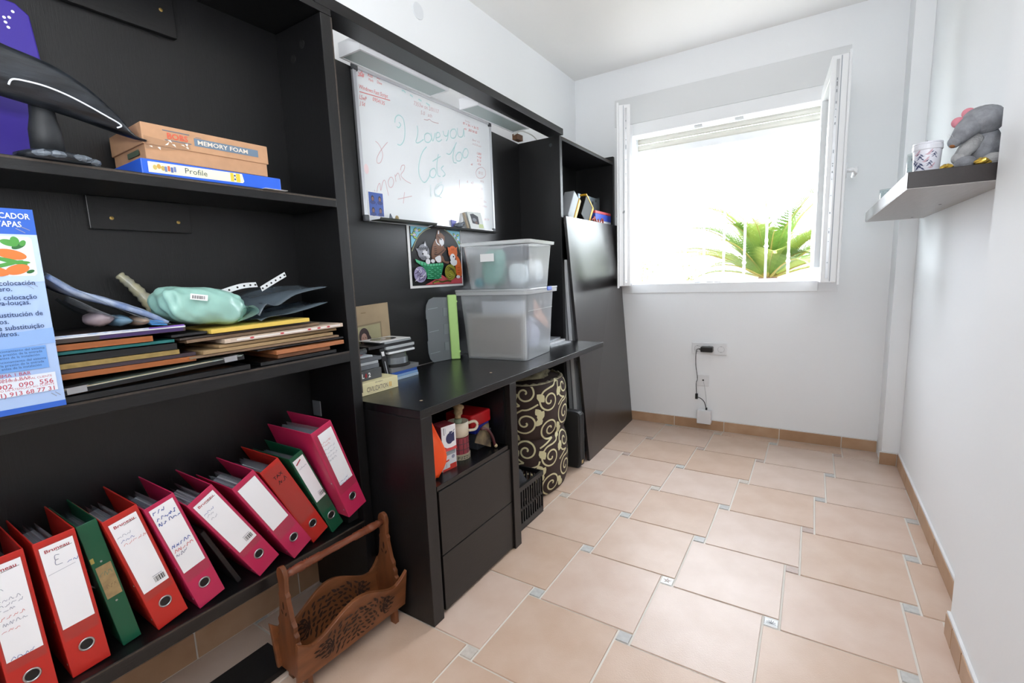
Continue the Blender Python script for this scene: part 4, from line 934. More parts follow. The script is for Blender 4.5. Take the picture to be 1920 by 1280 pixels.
for i, (nm, lb, ya, za, yb, zb, th, m, x) in enumerate((
    ('envelope', 'wide brown kraft envelope at the bottom of the paper stack', .53, .9815, .955, .983, .006, ENV[1], -1.282),
    ('envelope', 'thick kraft parcel envelope above the widest one', .56, .9885, .94, .9905, .009, ENV[0], -1.278),
    ('envelope', 'torn brown envelope under the red-printed parcel', .60, .999, .965, 1.002, .008, ENV[0], -1.281),
    ('parcel', 'white parcel wrap with red print and torn kraft ends', .612, 1.0095, .970, 1.0145, .0115, mat('parcel_wrap', '#cdb9a6', .6, noise=.3, nscale=60), -1.275),
    ('envelope', 'grey-brown envelope in the middle of the paper stack', .53, 1.0215, .90, 1.0265, .008, ENV[1], -1.286),
    ('envelope', 'dark brown cover lying under the yellow envelope', .515, 1.0305, .88, 1.0352, .005, mat('cover_dark', '#3d342e', .6), -1.284),
    ('envelope', 'yellow padded envelope with a curled front edge', .584, 1.0385, .856, 1.0425, .011, ENV[2], -1.276),
    ('folder', 'black folder directly under the mint bag', .50, 1.0395, .580, 1.0402, .006, mat('folder_charcoal', '#202022', .5), -1.288))):
    o, T, L = slab(nm, lb, 'paper' if nm != 'folder' else 'folder', ya, za, yb, zb, th, .19-.006*(i % 3), m, x=x, turn=.03*((i % 3)-1))
    if nm == 'parcel':
        F = Flat(T @ frame((0, 0, 0), (0, 1, 0), (0, 0, 1))); F.rect(.03, .004, L-.01, .0085, mat('parcel_white', '#ded8d4', .5))
        for k in (.07, .155, .24, .272, .305): F.ell((k, .0062), .006, .0022, mat('parcel_red', '#b8323f', .5))
        F.build('red_print', o)

# ------------------------------------------------------------------ whiteboard on the back panel
def whiteboard():
    t = thing('whiteboard', 'white magnetic board covered in faded red and turquoise handwriting, on the dark back panel', 'whiteboard', (-1.548, 1.79, 1.4))
    y0, y1, z0, z1 = 1.331, 2.258, 1.400, 1.988
    MB().box(-1.5495, -1.540, y0, y1, z0, z1).build('board', mat('whiteboard_enamel', '#e6eaed', .13, spec=.6), t)
    AL = mat('brushed_aluminium', '#c9cbd0', .35, metal=.6)
    for nm, a in (('frame_rail', (y0-.004, y1+.004, z0-.004, z0+.012)), ('frame_rail', (y0-.004, y1+.004, z1-.012, z1+.004)), ('frame_rail', (y0-.004, y0+.012, z0, z1)), ('frame_rail', (y1-.012, y1+.004, z0, z1))):
        MB().box(-1.5495, -1.535, *a).build(nm, AL, t, bevel=.002)
    CN = mat('corner_grey', '#4a4d52', .5)
    for y in (y0-.006, y1-.022):
        for z in (z0-.006, z1-.022): MB().box(-1.5497, -1.533, y, y+.028, z, z+.028).build('corner_cap', CN, t, bevel=.006)
    mb = MB(); mb.prism([(-1.535, y0+.03, 1.398), (-1.482, y0+.03, 1.398), (-1.478, y0+.03, 1.407), (-1.481, y0+.03, 1.407), (-1.485, y0+.03, 1.4015), (-1.535, y0+.03, 1.4015)], (0, .34, 0)); mb.build('pen_tray', mat('tray_grey', '#3a3d38', .5), t)
    mb = MB(); mb.prism([(-1.535, 1.705, 1.392), (-1.500, 1.705, 1.392), (-1.497, 1.705, 1.400), (-1.535, 1.705, 1.396)], (0, .53, 0)); mb.build('pen_tray', mat('tray_dark', '#1d1e1f', .5), t)
    fr = face_x(-1.540, 0, 0); CY = mat('marker_turquoise', '#b2d8d8', .5); MR = mat('marker_dry_red', '#d0b0b4', .5); RD = mat('marker_red', '#d8706f', .5)
    S = {'I': [(1.535,1.821),(1.541,1.843),(1.562,1.858),(1.587,1.848),(1.593,1.807),(1.584,1.762),(1.561,1.735),(1.541,1.734)], 'I2': [(1.559,1.829),(1.569,1.82),(1.556,1.805),(1.544,1.808)],
     'L': [(1.672,1.84),(1.675,1.819),(1.669,1.793),(1.658,1.768),(1.674,1.767),(1.71,1.789)], 'o': [(1.738,1.823),(1.719,1.81),(1.719,1.784),(1.744,1.783),(1.764,1.803),(1.757,1.821),(1.738,1.823)], 'v': [(1.763,1.829),(1.773,1.795),(1.794,1.836)],
     'e': [(1.797,1.814),(1.825,1.826),(1.823,1.842),(1.805,1.838),(1.797,1.81),(1.815,1.801),(1.84,1.816)], 'y': [(1.851,1.858),(1.858,1.84),(1.88,1.841),(1.893,1.871)], 'y2': [(1.893,1.871),(1.884,1.832),(1.87,1.815)],
     'o2': [(1.922,1.881),(1.907,1.864),(1.91,1.841),(1.936,1.843),(1.955,1.868),(1.945,1.886),(1.922,1.881)], 'u': [(1.963,1.897),(1.966,1.863),(1.989,1.858),(2.008,1.872),(2.015,1.906)], 'u2': [(2.015,1.906),(2.02,1.866)],
     'l': [(1.727,1.76),(1.7,1.735),(1.678,1.699),(1.664,1.652),(1.67,1.615),(1.697,1.596),(1.729,1.623),(1.744,1.659)], 'o3': [(1.758,1.667),(1.74,1.651),(1.742,1.629),(1.765,1.629),(1.783,1.651),(1.774,1.67),(1.758,1.667)],
     't': [(1.807,1.742),(1.792,1.693),(1.793,1.646),(1.813,1.639)], 't2': [(1.762,1.701),(1.822,1.735)], 's': [(1.84,1.694),(1.822,1.678),(1.837,1.667),(1.849,1.655),(1.829,1.641)],
     'T': [(1.867,1.757),(1.895,1.759),(1.932,1.8),(1.951,1.825)], 'T1': [(1.938,1.809),(1.917,1.756),(1.92,1.725),(1.943,1.725)], 'o4': [(1.959,1.778),(1.94,1.756),(1.946,1.737),(1.974,1.741),(1.991,1.766),(1.98,1.782),(1.959,1.778)],
     'o5': [(2.015,1.806),(1.997,1.781),(2.005,1.761),(2.03,1.769),(2.044,1.794),(2.033,1.81),(2.015,1.806)]}
    F = Flat(fr, .0005)
    for k, p in S.items(): F.stroke(sp2(p, 6), .0045, CY)
    CP = mat('marker_pale_turquoise', '#cfe3e4', .5)
    for p in ([(1.822,1.616),(1.788,1.598),(1.765,1.568),(1.778,1.54),(1.818,1.568),(1.831,1.597),(1.81,1.601),(1.776,1.576)], [(1.738,1.592),(1.736,1.535)], [(1.764,1.555),(1.815,1.54)]): F.stroke(sp2(p, 6), .004, CP)
    for p in ([(1.589,1.965),(1.60,1.968),(1.61,1.962)], [(1.638,1.962),(1.655,1.958)], [(1.69,1.958),(1.71,1.955)], [(1.74,1.955),(1.765,1.95)]): F.stroke(sp2(p, 4), .006, CY)
    F.build('turquoise_writing', t, kind='stuff')
    F = Flat(fr, .0005)
    for p in ([(1.418,1.721),(1.433,1.714),(1.447,1.696),(1.452,1.671),(1.438,1.642),(1.42,1.636),(1.419,1.653),(1.435,1.679),(1.46,1.707),(1.485,1.731)], [(1.393,1.525),(1.401,1.508),(1.413,1.542),(1.425,1.555),(1.427,1.526),(1.441,1.561),(1.454,1.571),(1.463,1.537),(1.469,1.511)],
              [(1.485,1.588),(1.472,1.568),(1.477,1.548),(1.493,1.55),(1.504,1.572),(1.497,1.589),(1.485,1.588)], [(1.514,1.604),(1.517,1.574)], [(1.515,1.595),(1.533,1.613),(1.542,1.596),(1.546,1.584)], [(1.548,1.627),(1.559,1.648),(1.576,1.651),(1.57,1.631),(1.55,1.606),(1.575,1.588),(1.608,1.579)],
              [(1.521,1.502),(1.61,1.525)], [(1.565,1.537),(1.552,1.487)], [(1.96,1.646),(1.956,1.599)], [(1.72,1.879),(1.743,1.881),(1.758,1.888),(1.778,1.882),(1.822,1.885)],
              [(2.129,1.731),(2.103,1.704),(2.118,1.68),(2.158,1.682),(2.191,1.702),(2.189,1.729),(2.156,1.739),(2.115,1.721)]): F.stroke(sp2(p, 6), .0028, MR)
    F.stroke([(1.354, 1.894), (1.516, 1.905)], .003, RD)
    for k in range(7): F.stroke(sp2([(1.366+.014*math.cos(k), 1.962+.010*math.sin(k*1.7)), (1.372+.01*math.sin(k), 1.958), (1.376+.008*math.cos(2*k), 1.966+.01*math.sin(k))], 4), .0045, mat('marker_pink', '#e9a2a4', .5))
    F.stroke([(2.085, 1.575), (2.155, 1.575)], .0018, MR); F.stroke([(2.085, 1.535), (2.135, 1.537)], .0018, MR)
    F.ell((1.358, 1.602), .012, .02, mat('marker_ghost', '#f0dadd', .5))
    F.build('red_writing', t, kind='stuff')
    def tx(s, y, z, sz, m, sx=1.0, rot=0): text(t, s, fr @ Matrix.Translation((y, z, 0)) @ Matrix.Rotation(rot, 4, 'Z'), sz, m, name='handwriting', sx=sx, shear=.25)
    tx('Rob', 1.402, 1.966, .02, RD, .8); tx('Bar', 1.449, 1.972, .02, RD, .8); tx('Mark', 1.405, 1.951, .015, RD, .8); tx('Dave', 1.449, 1.954, .016, RD, .8)
    tx('Windows Fast Script', 1.352, 1.906, .0225, RD, .80, .03); tx('LSwP', 1.350, 1.867, .024, RD, .7); tx('0954135', 1.418, 1.878, .022, RD, .85, -.02); tx('J Sd', 1.352, 1.845, .022, RD, .75)
    tx('7353w on 2/01/17', 1.657, 1.925, .026, MR, .88, .03); tx('5.0   sch', 1.70, 1.897, .024, MR, .95, .03)
    tx('Sunday', 2.03, 1.945, .012, MR, 1.2); tx('97 = 36 / = 36 75', 2.01, 1.925, .018, RD, 1.05, .02); tx('xx   300 04 85', 2.02, 1.902, .018, RD, 1.05, .02); tx('Band  4-2', 2.085, 1.862, .014, MR, 1.2); tx('to £5,50 each', 2.085, 1.842, .014, MR, 1.0)
    for k in range(4): tx(('1,000', '+ 4.8', '2,1.5', '- 0.6')[k], 2.118, 1.80-.018*k, .017, RD, 1.1)
    tx('cd', 2.062, 1.735, .016, RD); tx('8/15', 2.127, 1.7, .022, MR, 1); tx('44 fa', 2.14, 1.660, .016, MR); tx('6    x2', 2.02, 1.64, .018, MR, 1.2); tx('155', 2.13, 1.618, .018, MR); tx('5 Dec', 2.15, 1.555, .016, MR); tx('6 Nov', 2.15, 1.53, .016, MR); tx('on hr', 2.16, 1.46, .022, MR)
whiteboard()
t = thing('passport_photos', 'sheet of four small blue identity portraits at the lower left of the whiteboard', 'photo', (-1.539, 1.397, 1.418))
MB().box(-1.5395, -1.5385, 1.353, 1.438, 1.416, 1.518).build('sheet', WHITE, t)
F = Flat(face_x(-1.5385, 0, 0)); NB = mat('photo_blue', '#3d5aa8', .3); HR = mat('photo_hair', '#2a2430', .4); SKN = mat('photo_skin', '#80605f', .4); SH = mat('photo_shirt', '#2f3f7c', .4)
F.rect(1.358, 1.42, 1.4345, 1.514, NB)
for y in (1.378, 1.416):
    for z in (1.439, 1.486): F.ell((y, z-.012), .0145, .008, SH); F.ell((y, z+.004), .008, .0115, HR); F.ell((y, z+.002), .006, .008, SKN)
F.rect(1.394, 1.463, 1.397, 1.472, SH); F.build('portraits', t)
t = thing('photo_card', 'pale card with a dark snapshot standing on the right end of the whiteboard tray', 'card', (-1.515, 2.06, 1.402))
mb = MB(); mb.hexa([(-1.512, 2.0, 1.4025), (-1.509, 2.0, 1.4025), (-1.512, 2.125, 1.4025), (-1.515, 2.125, 1.4025), (-1.530, 1.992, 1.492), (-1.527, 1.992, 1.492), (-1.530, 2.117, 1.495), (-1.533, 2.117, 1.495)]); mb.build('card', mat('card_pale', '#d8dcda', .5), t)
F = Flat(frame((-1.5089, 2.0, 1.4025), (-.003, .125, 0), (-.018, -.008, .09))); F.poly([(.024, .03), (.085, .026), (.09, .07), (.05, .083), (.02, .078)], mat('snap_dark', '#3c3f46', .4)); F.ell((.05, .05), .018, .01, mat('snap_mid', '#7d8288', .4)); F.ell((.06, .035), .012, .008, mat('snap_brown', '#6d5650', .4)); F.poly([(.075, .008), (.12, .01), (.12, .03), (.08, .03)], mat('snap_leaf', '#c3cf9a', .5)); F.build('snapshot', t)
mb = MB(); mb.hexa([(-1.513, 1.968, 1.4025), (-1.505, 1.968, 1.4025), (-1.507, 1.986, 1.4025), (-1.517, 1.986, 1.4025), (-1.534, 1.962, 1.48), (-1.53, 1.962, 1.482), (-1.53, 1.98, 1.485), (-1.534, 1.98, 1.484)])
one(mb, 'booklet', mat('booklet_tan', '#9c8d78', .6), 'small tan booklet standing beside the snapshot card on the whiteboard tray', 'book')
one(MB().prism([(-1.531, 1.868, 1.44), (-1.531, 1.912, 1.436), (-1.531, 1.874, 1.405)], (-.004, 0, 0)), 'paper_flag', mat('flag_violet', '#6a6fb8', .5), 'small violet paper triangle at the bottom of the whiteboard', 'paper')
mb = MB(); mb.ball((-1.522, 1.915, 1.415), (.012, .03, .012), 12, 8, wob=.3, seed=2); mb.tube([(-1.52, 1.90, 1.41), (-1.515, 1.95, 1.43)], .006, 8)
one(mb, 'clip_gadget', mat('gadget_grey', '#5f6670', .4), 'small grey clip on the tray beside the violet paper triangle', 'clip', smooth=True)
one(MB().prism([(-1.525, 1.452, 1.4025), (-1.525, 1.478, 1.4025), (-1.525, 1.46, 1.434)], (-.006, 0, 0)), 'magnet', mat('magnet_slate', '#5d6674', .5), 'grey pointed magnet on the whiteboard tray, right of the portraits', 'magnet')
mb = MB(); mb.ball((-1.522, 1.492, 1.416), (.006, .010, .013), 12, 8)
one(mb, 'pebble', mat('pebble_amber', '#b09a68', .4, noise=.4, nscale=80), 'small amber pebble on the whiteboard tray, right of the pointed magnet', 'pebble', smooth=True)

# ------------------------------------------------------------------ kitten poster under the whiteboard
def poster():
    t = thing('poster', 'velvet colouring picture of three kittens with a green basket, below the whiteboard', 'poster', (-1.548, 1.763, 1.11))
    y0, y1, z0, z1 = 1.571, 1.957, 1.112, 1.399
    MB().box(-1.5495, -1.5475, y0, y1, z0, z1).build('sheet', WHITE, t)
    F = Flat(face_x(-1.5475, 0, 0), .0003)
    def q(x, y):
        tt = (y-120)/1080
        for _ in range(4):
            xl, xr = 35+65*tt, 1025+50*tt; u = (x-xl)/(xr-xl); a, b = 70+90*u, 1205-10*u; tt = (y-a)/(b-a)
        return (y0+(y1-y0)*u, z1-(z1-z0)*tt)
    def P(pts, m, sm=0): p = [q(*a) for a in pts]; F.poly(sp2(p, 4, True) if sm else p, m)
    def E(x, y, rx, ry, m, rot=0): k = .000377; F.ell(q(x, y), rx*k, ry*k*.70, m, rot)
    def S(pts, w, m): F.stroke(sp2([q(*a) for a in pts], 5), w*.00036, m)
    c = lambda n, h: mat('velvet_'+n, h, .55)
    K = c('black', '#08070a'); SK_ = c('sky', '#7fc4d8'); DG = c('navy', '#1b2350'); BR = c('brown', '#7b5540'); BRD_ = c('dark_brown', '#3a2620'); OR_ = c('orange', '#d9692e'); GY = c('grey', '#8d8f98'); W_ = c('white', '#dedfe4'); GN = c('green', '#1f8a5c'); GNL = c('light_green', '#58c08f'); OL = c('olive', '#8c8a2a'); OLD = c('dark_olive', '#4b4a18'); RD_ = c('coral', '#c9505a'); LV = c('lavender', '#9d95bc'); LVD = c('plum', '#433a58'); YG = c('leaf', '#9fbf5a')
    P([(72, 95), (1018, 178), (1052, 1160), (130, 1160)], K)
    P([(95, 98), (400, 125), (330, 160), (240, 240), (165, 370), (115, 480)], SK_); P([(735, 170), (1005, 200), (1010, 570), (960, 420), (880, 290), (800, 215)], SK_)
    for (x, y, r) in ((170, 160, .6), (160, 230, -.5), (240, 170, .2), (170, 300, -.3), (120, 250, 0)): E(x, y, 38, 26, DG, r); E(x+4, y-2, 30, 17, YG, r)
    for (x, y) in ((200, 175), (160, 250)): E(x, y, 26, 22, c('blossom', '#c9c3dd'))
    for (x, y, r) in ((890, 260, -.6), (940, 330, -.8), (960, 270, .3), (985, 400, -.9)): E(x, y, 34, 24, DG, r); E(x+3, y-2, 26, 15, YG, r)
    for (x, y) in ((905, 275), (960, 345)): E(x, y, 22, 20, c('blossom', '#c9c3dd'))
    S([(118, 540), (180, 370), (250, 250), (350, 165), (440, 132)], 14, c('arch', '#8c8f70')); S([(690, 160), (800, 230), (890, 320), (970, 450), (1010, 590)], 14, c('arch', '#8c8f70'))
    P([(340, 1150), (480, 1080), (640, 980), (760, 1060), (1040, 1030), (1050, 1152)], RD_, 0)
    # brown kitten
    P([(480, 420), (540, 330), (640, 400), (700, 520), (640, 620), (640, 760), (480, 700), (450, 580)], BR, 1); E(615, 320, 85, 105, BR, -.3); P([(545, 250), (565, 170), (600, 170), (615, 260)], BR); P([(568, 240), (575, 178), (592, 180), (594, 240)], W_); P([(670, 300), (700, 275), (690, 330)], BR); E(640, 380, 48, 62, W_, -.4); E(628, 335, 13, 16, K); P([(620, 420), (690, 415), (640, 465)], W_); S([(530, 330), (550, 400), (600, 440)], 16, W_)
    P([(600, 560), (690, 500), (720, 520), (620, 620), (520, 640)], BR, 1); S([(500, 600), (560, 610), (640, 560), (690, 520)], 12, BRD_); P([(620, 640), (660, 640), (700, 730), (780, 740), (760, 780), (660, 740)], BR, 1)
    for k in range(6): S([(490+6*k, 470+36*k), (540+4*k, 462+36*k)], 8, BRD_)
    for k in range(4): S([(560+14*k, 265+10*k), (572+14*k, 300+10*k)], 7, BRD_)
    # grey kitten
    E(310, 560, 105, 140, GY, .2); P([(210, 560), (175, 490), (260, 500)], GY); P([(300, 440), (335, 360), (370, 470)], GY); P([(318, 440), (335, 385), (352, 460)], W_); E(335, 570, 42, 60, W_, .5); E(295, 590, 14, 16, K); E(355, 530, 11, 14, K); E(385, 640, 34, 40, W_)
    for k in range(9): S([(225+18*k, 520+8*(k % 3)), (235+18*k, 470+10*(k % 2))], 8, K)
    for k in range(6): S([(250+25*k, 640), (262+25*k, 690)], 8, K)
    # orange kitten
    P([(930, 650), (990, 720), (1025, 850), (1028, 1010), (930, 1010), (900, 800)], OR_, 1); E(850, 580, 95, 125, OR_); P([(755, 540), (745, 470), (815, 510)], OR_); P([(885, 510), (940, 475), (925, 560)], OR_); E(845, 670, 55, 70, W_, .4); E(862, 655, 14, 15, K); E(790, 640, 9, 11, K); P([(800, 730), (920, 720), (925, 800), (860, 825), (815, 790)], W_, 1); E(955, 1030, 42, 32, W_)
    for k in range(4): S([(820+16*k, 500), (824+14*k, 540)], 7, c('rust', '#a8441c'))
    for k in range(3): S([(940, 860+50*k), (985, 856+50*k)], 6, c('rust', '#a8441c'))
    # basket and paws
    P([(160, 680), (250, 720), (420, 770), (650, 765), (665, 800), (620, 1000), (580, 1055), (400, 1055), (345, 960), (300, 830), (180, 740)], GN, 0)
    P([(165, 680), (230, 715), (420, 775), (650, 765), (650, 800), (420, 818), (250, 780), (180, 735)], GNL, 0)
    for k in range(8): S([(250+52*k, 735+8*min(k, 4)), (246+52*k, 800-4*max(0, k-4)+8*min(k, 2))], 8, K)
    for r in range(6):
        for k in range(5): S([(385+50*k-6*r*(k < 2), 850+36*r), (420+48*k, 856+36*r)], 15, GNL if (r+k) % 2 else c('mid_green', '#2fa06e')); S([(385+50*k, 868+36*r), (420+48*k, 874+36*r)], 6, K)
    E(368, 730, 42, 48, W_); E(455, 725, 38, 34, W_); P([(500, 660), (590, 630), (600, 740), (540, 750), (500, 700)], W_, 1)
    # wool balls
    E(235, 960, 110, 140, LV); E(785, 940, 115, 150, OL)
    rng = random.Random(6)
    for k in range(14):
        a = rng.uniform(0, 3.1); x, y = 235+60*math.cos(k*1.3), 960+80*math.sin(k*1.7); S([(x-45*math.cos(a), y-45*math.sin(a)), (x+12*math.sin(a), y-12*math.cos(a)), (x+45*math.cos(a), y+45*math.sin(a))], 9, LVD if k % 3 else W_)
    for k in range(6):
        S([(690+22*k, 900+30*math.sin(k)), (740+20*k, 840+18*k), (860+4*k, 900+22*k)], 8, OLD); S([(700+20*k, 1000), (770, 1060-20*k), (880-6*k, 960+10*k)], 7, c('lime', '#b5b54a') if k % 2 else OLD)
    S([(440, 1130), (520, 1085), (620, 1110), (720, 1090), (790, 1110)], 22, OLD); S([(460, 1115), (560, 1100)], 14, OL)
    F.build('picture', t, kind='stuff')
poster()

# ------------------------------------------------------------------ things on the desk
DZ = .7487
t = thing('game_box', 'cream Civilization game box lying at the left end of the desk', 'box', (-1.43, 1.145, DZ))
T = Matrix.Translation((-1.333, 1.052, DZ)) @ Matrix.Rotation(-.02, 4, 'Z')
mb = MB(T); mb.box(-.19, 0, 0, .195, 0, .045); c = mb.build('carton', mat('civ_cream', '#e6dcae', .5), t, bevel=.001)
fr = T @ face_x(0, 0, 0)
text(c, 'CIVILIZATION', fr @ Matrix.Translation((.046, .010, 0)), .0255, mat('print_brown', '#6b5a5c', .6), sx=.62, lift=.0008)
text(c, 'II', fr @ Matrix.Translation((.150, .010, 0)), .026, mat('print_amber', '#d9a63a', .6), sx=1.0, bold=.015, lift=.0008)
text(c, 'SID MEIER\'S', fr @ Matrix.Translation((.086, .0375, 0)), .0055, mat('print_brown', '#6b5a5c', .6), sx=1.3, lift=.0008)
F = Flat(fr); F.stroke([(.05, .0055), (.17, .0062)], .0006, mat('print_brown', '#6b5a5c', .6)); F.build('rule', c)
z = DZ+.0455
t = thing('game_case', 'grey game case marked L4 2 lying on the cream game box', 'case', (-1.43, 1.12, z))
MB().box(-1.50, -1.36, 1.05, 1.198, z, z+.038).build('case', mat('case_grey', '#4b4d50', .45), t, bevel=.0015)
text(t, 'L', face_x(-1.36, 1.104, z+.011), .023, WHITE, sx=.9, bold=.03); text(t, '2', face_x(-1.36, 1.134, z+.011), .023, WHITE, sx=.9, bold=.03); text(t, '4', face_x(-1.36, 1.117, z+.012), .018, mat('blood_red', '#9c2a30', .5), sx=.9, bold=.03); F = Flat(face_x(-1.36, 0, 0), .0009); F.ell((1.1235, z+.0185), .0045, .0085, mat('blood_red', '#9c2a30', .5)); F.build('splat', t)
z += .0385; G3 = 'game cases stacked at the left of the desk'
for i, (hx, dy, hh, lb) in enumerate((('#6b6f74', -.002, .016, 'mid-grey game case lying on the L4 2 case'), ('#a9adb2', -.004, .010, 'light grey game case, second above the L4 2 case'), ('#585c61', .012, .014, 'dark grey game case near the top of the left stack'))):
    one(MB().box(-1.505, -1.368, 1.055, 1.197+dy, z, z+hh), 'game_case', mat('case%d' % i, hx, .4), lb, 'case', G3, bevel=.0015); z += hh+.0005
t = thing('disc_sleeve', 'white disc sleeves fanned on top of the left game cases', 'sleeve', (-1.43, 1.115, z)); MB().box(-1.50, -1.38, 1.06, 1.178, z, z+.004).build('sleeve', WHITE, t); MB().box(-1.495, -1.372, 1.055, 1.17, z+.0043, z+.0085).build('sleeve', mat('sleeve_grey', '#b9c0c8', .4), t)
F = Flat(frame((-1.44, 1.11, z+.0085), (0, 1, 0), (-1, 0, 0))); F.poly([(-.03, -.05), (.02, -.055), (.05, -.03), (0, -.02)], mat('sleeve_red', '#c2939a', .5)); F.build('print', t)
mb = MB(); mb.tube([(-1.40, 1.06, z+.020), (-1.405, 1.165, z+.021)], .011, 12)
one(mb, 'clear_tube', glassy('clear_tube', '#cdd3d8', .2, .06), 'short clear plastic tube lying on the left game cases', 'tube', smooth=True)
# upright black case and the tall disc pile
mb = MB(); mb.hexa([(-1.52, 1.274, DZ), (-1.412, 1.268, DZ), (-1.412, 1.294, DZ), (-1.52, 1.300, DZ), (-1.525, 1.250, .893), (-1.418, 1.246, .888), (-1.418, 1.272, .893), (-1.525, 1.276, .898)])
o = one(mb, 'dvd_case', mat('case_black', '#131418', .35), 'black film case standing upright against the disc pile', 'case', bevel=.0015)
F = Flat(frame((-1.4115, 1.268, DZ), (0, 1, 0), (-.006, -.022, .14))); F.rect(.005, .112, .019, .13, WHITE); F.rect(.011, .012, .0145, .09, mat('spine_title', '#c9ced4', .5)); F.build('spine_print', o)
x0, x1 = -1.536, -1.413
def pile(name, lb, cat, y0, y1, z0, th, m, xa=0, xb=0, group='cases in the disc pile', **k):
    return one(MB().box(x0+xa, x1+xb, y0, y1, z0, z0+th), name, m, lb, cat, group, bevel=.0012)
z = DZ
pile('disc_case', 'pale blue disc case at the bottom of the disc pile', 'case', 1.305, 1.447, z, .0115, mat('case_pale_blue', '#a9c0d6', .35)); z += .012
pile('disc_case', 'white-and-blue disc case, second from the bottom of the disc pile', 'case', 1.30, 1.444, z, .0105, mat('case_sky', '#7fa2cc', .35)); z += .011
pile('disc_case', 'royal blue disc case under the grey one in the disc pile', 'case', 1.298, 1.440, z, .0115, mat('case_royal', '#2d57a8', .35)); z += .012
pile('disc_case', 'grey disc case right under the disc spindle', 'case', 1.295, 1.452, z, .018, mat('case_mid_grey', '#77797c', .35)); z += .0185
t = thing('disc_spindle', 'clear spindle of blank discs on a black base, in the middle of the disc pile', 'spindle', (-1.478, 1.366, z))
mb = MB(); mb.lathe([(.066, z), (.067, z+.003), (.063, z+.009), (.060, z+.010)], (-1.470, 1.366, 0), 32); mb.build('base', BLACK, t, smooth=False)
mb = MB(); mb.lathe([(.058, z+.0105), (.058, z+.036), (.058, z+.037)], (-1.470, 1.366, 0), 32); mb.build('discs', mat('disc_stack', '#8c9298', .25, metal=.5), t)
mb = MB(); mb.lathe([(.0605, z+.0102), (.0605, z+.056), (.057, z+.0585), (.0, z+.0585)], (-1.482, 1.366, 0), 32, cap=False); mb.build('cover', glassy('spindle_cover', '#eef2f4', .22, .05), t, smooth=False)
z += .0595
pile('disc_wallet', 'white paper disc wallets with bent corners, on the spindle', 'wallet', 1.285, 1.430, z, .0085, mat('wallet_white', '#e3e6e8', .5), xb=.004); z += .009
pile('disc_case', 'charcoal disc case on the white paper wallets', 'case', 1.28, 1.426, z, .010, mat('case_charcoal', '#3c3e41', .35)); z += .0105
pile('disc_case', 'silver-grey disc case near the top of the disc pile', 'case', 1.277, 1.434, z, .0115, mat('case_silver', '#b5babd', .3)); z += .012
pile('disc_case', 'open dark disc case sticking out to the left, near the top of the pile', 'case', 1.19, 1.42, z, .011, mat('case_dark', '#16171a', .35), xa=.01); z += .0115
pile('disc_case', 'clear-fronted disc case under the topmost sleeve', 'case', 1.27, 1.416, z, .0085, mat('case_clear_grey', '#9ea4a8', .3)); z += .009
t = thing('disc_sleeve', 'white disc sleeve with a round window on top of the disc pile', 'sleeve', (-1.48, 1.33, z))
MB().box(-1.534, -1.410, 1.245, 1.41, z, z+.003).build('sleeve', WHITE, t, bevel=.0008); F = Flat(frame((-1.48, 1.325, z+.003), (0, 1, 0), (-1, 0, 0))); F.ell((0, 0), .058, .045, mat('disc_grey', '#9aa0a4', .2, metal=.6), n=28); F.ell((0, 0), .012, .010, WHITE); F.build('disc_window', t)
# portrait card leaning on the back panel
t = thing('portrait_card', 'old beige card-mounted portrait of a dark-haired person, leaning behind the disc pile', 'photo', (-1.52, 1.30, DZ))
fr = frame((-1.5515+.008, 1.165, DZ+.0), (.0, 1, 0), (-.004, .0, .31)); MBc = MB(fr); MBc.prism([(0, 0, 0), (.262, 0, 0), (.258, .312, 0), (.0, .302, 0)], (0, 0, .002)); MBc.build('mount', mat('mount_beige', '#b5a081', .7, noise=.15, nscale=12), t)
F = Flat(fr, .0026); F.poly([(.03, .06), (.215, .06), (.213, .235), (.03, .225)], mat('photo_shadow', '#8d7d63', .6)); F.poly([(.036, .06), (.208, .06), (.206, .228), (.036, .218)], mat('photo_sepia', '#b3ac86', .4, noise=.25, nscale=10)); F.ell((.118, .180), .027, .036, mat('portrait_hair', '#3a2a2c', .5)); F.ell((.138, .160), .016, .026, mat('portrait_hair', '#3a2a2c', .5)); F.ell((.117, .170), .0155, .024, mat('portrait_face', '#b58f80', .5)); F.ell((.117, .125), .04, .026, mat('portrait_dress', '#6d5a56', .5))
for u in (.111, .124): F.ell((u, .175), .0025, .0016, INK, n=8)
F.stroke([(.113, .158), (.122, .158)], .0014, mat('portrait_lip', '#8a4a4a', .5)); F.rect(.11, .275, .135, .279, mat('mount_mark', '#94805f', .7)); F.build('portrait', t)

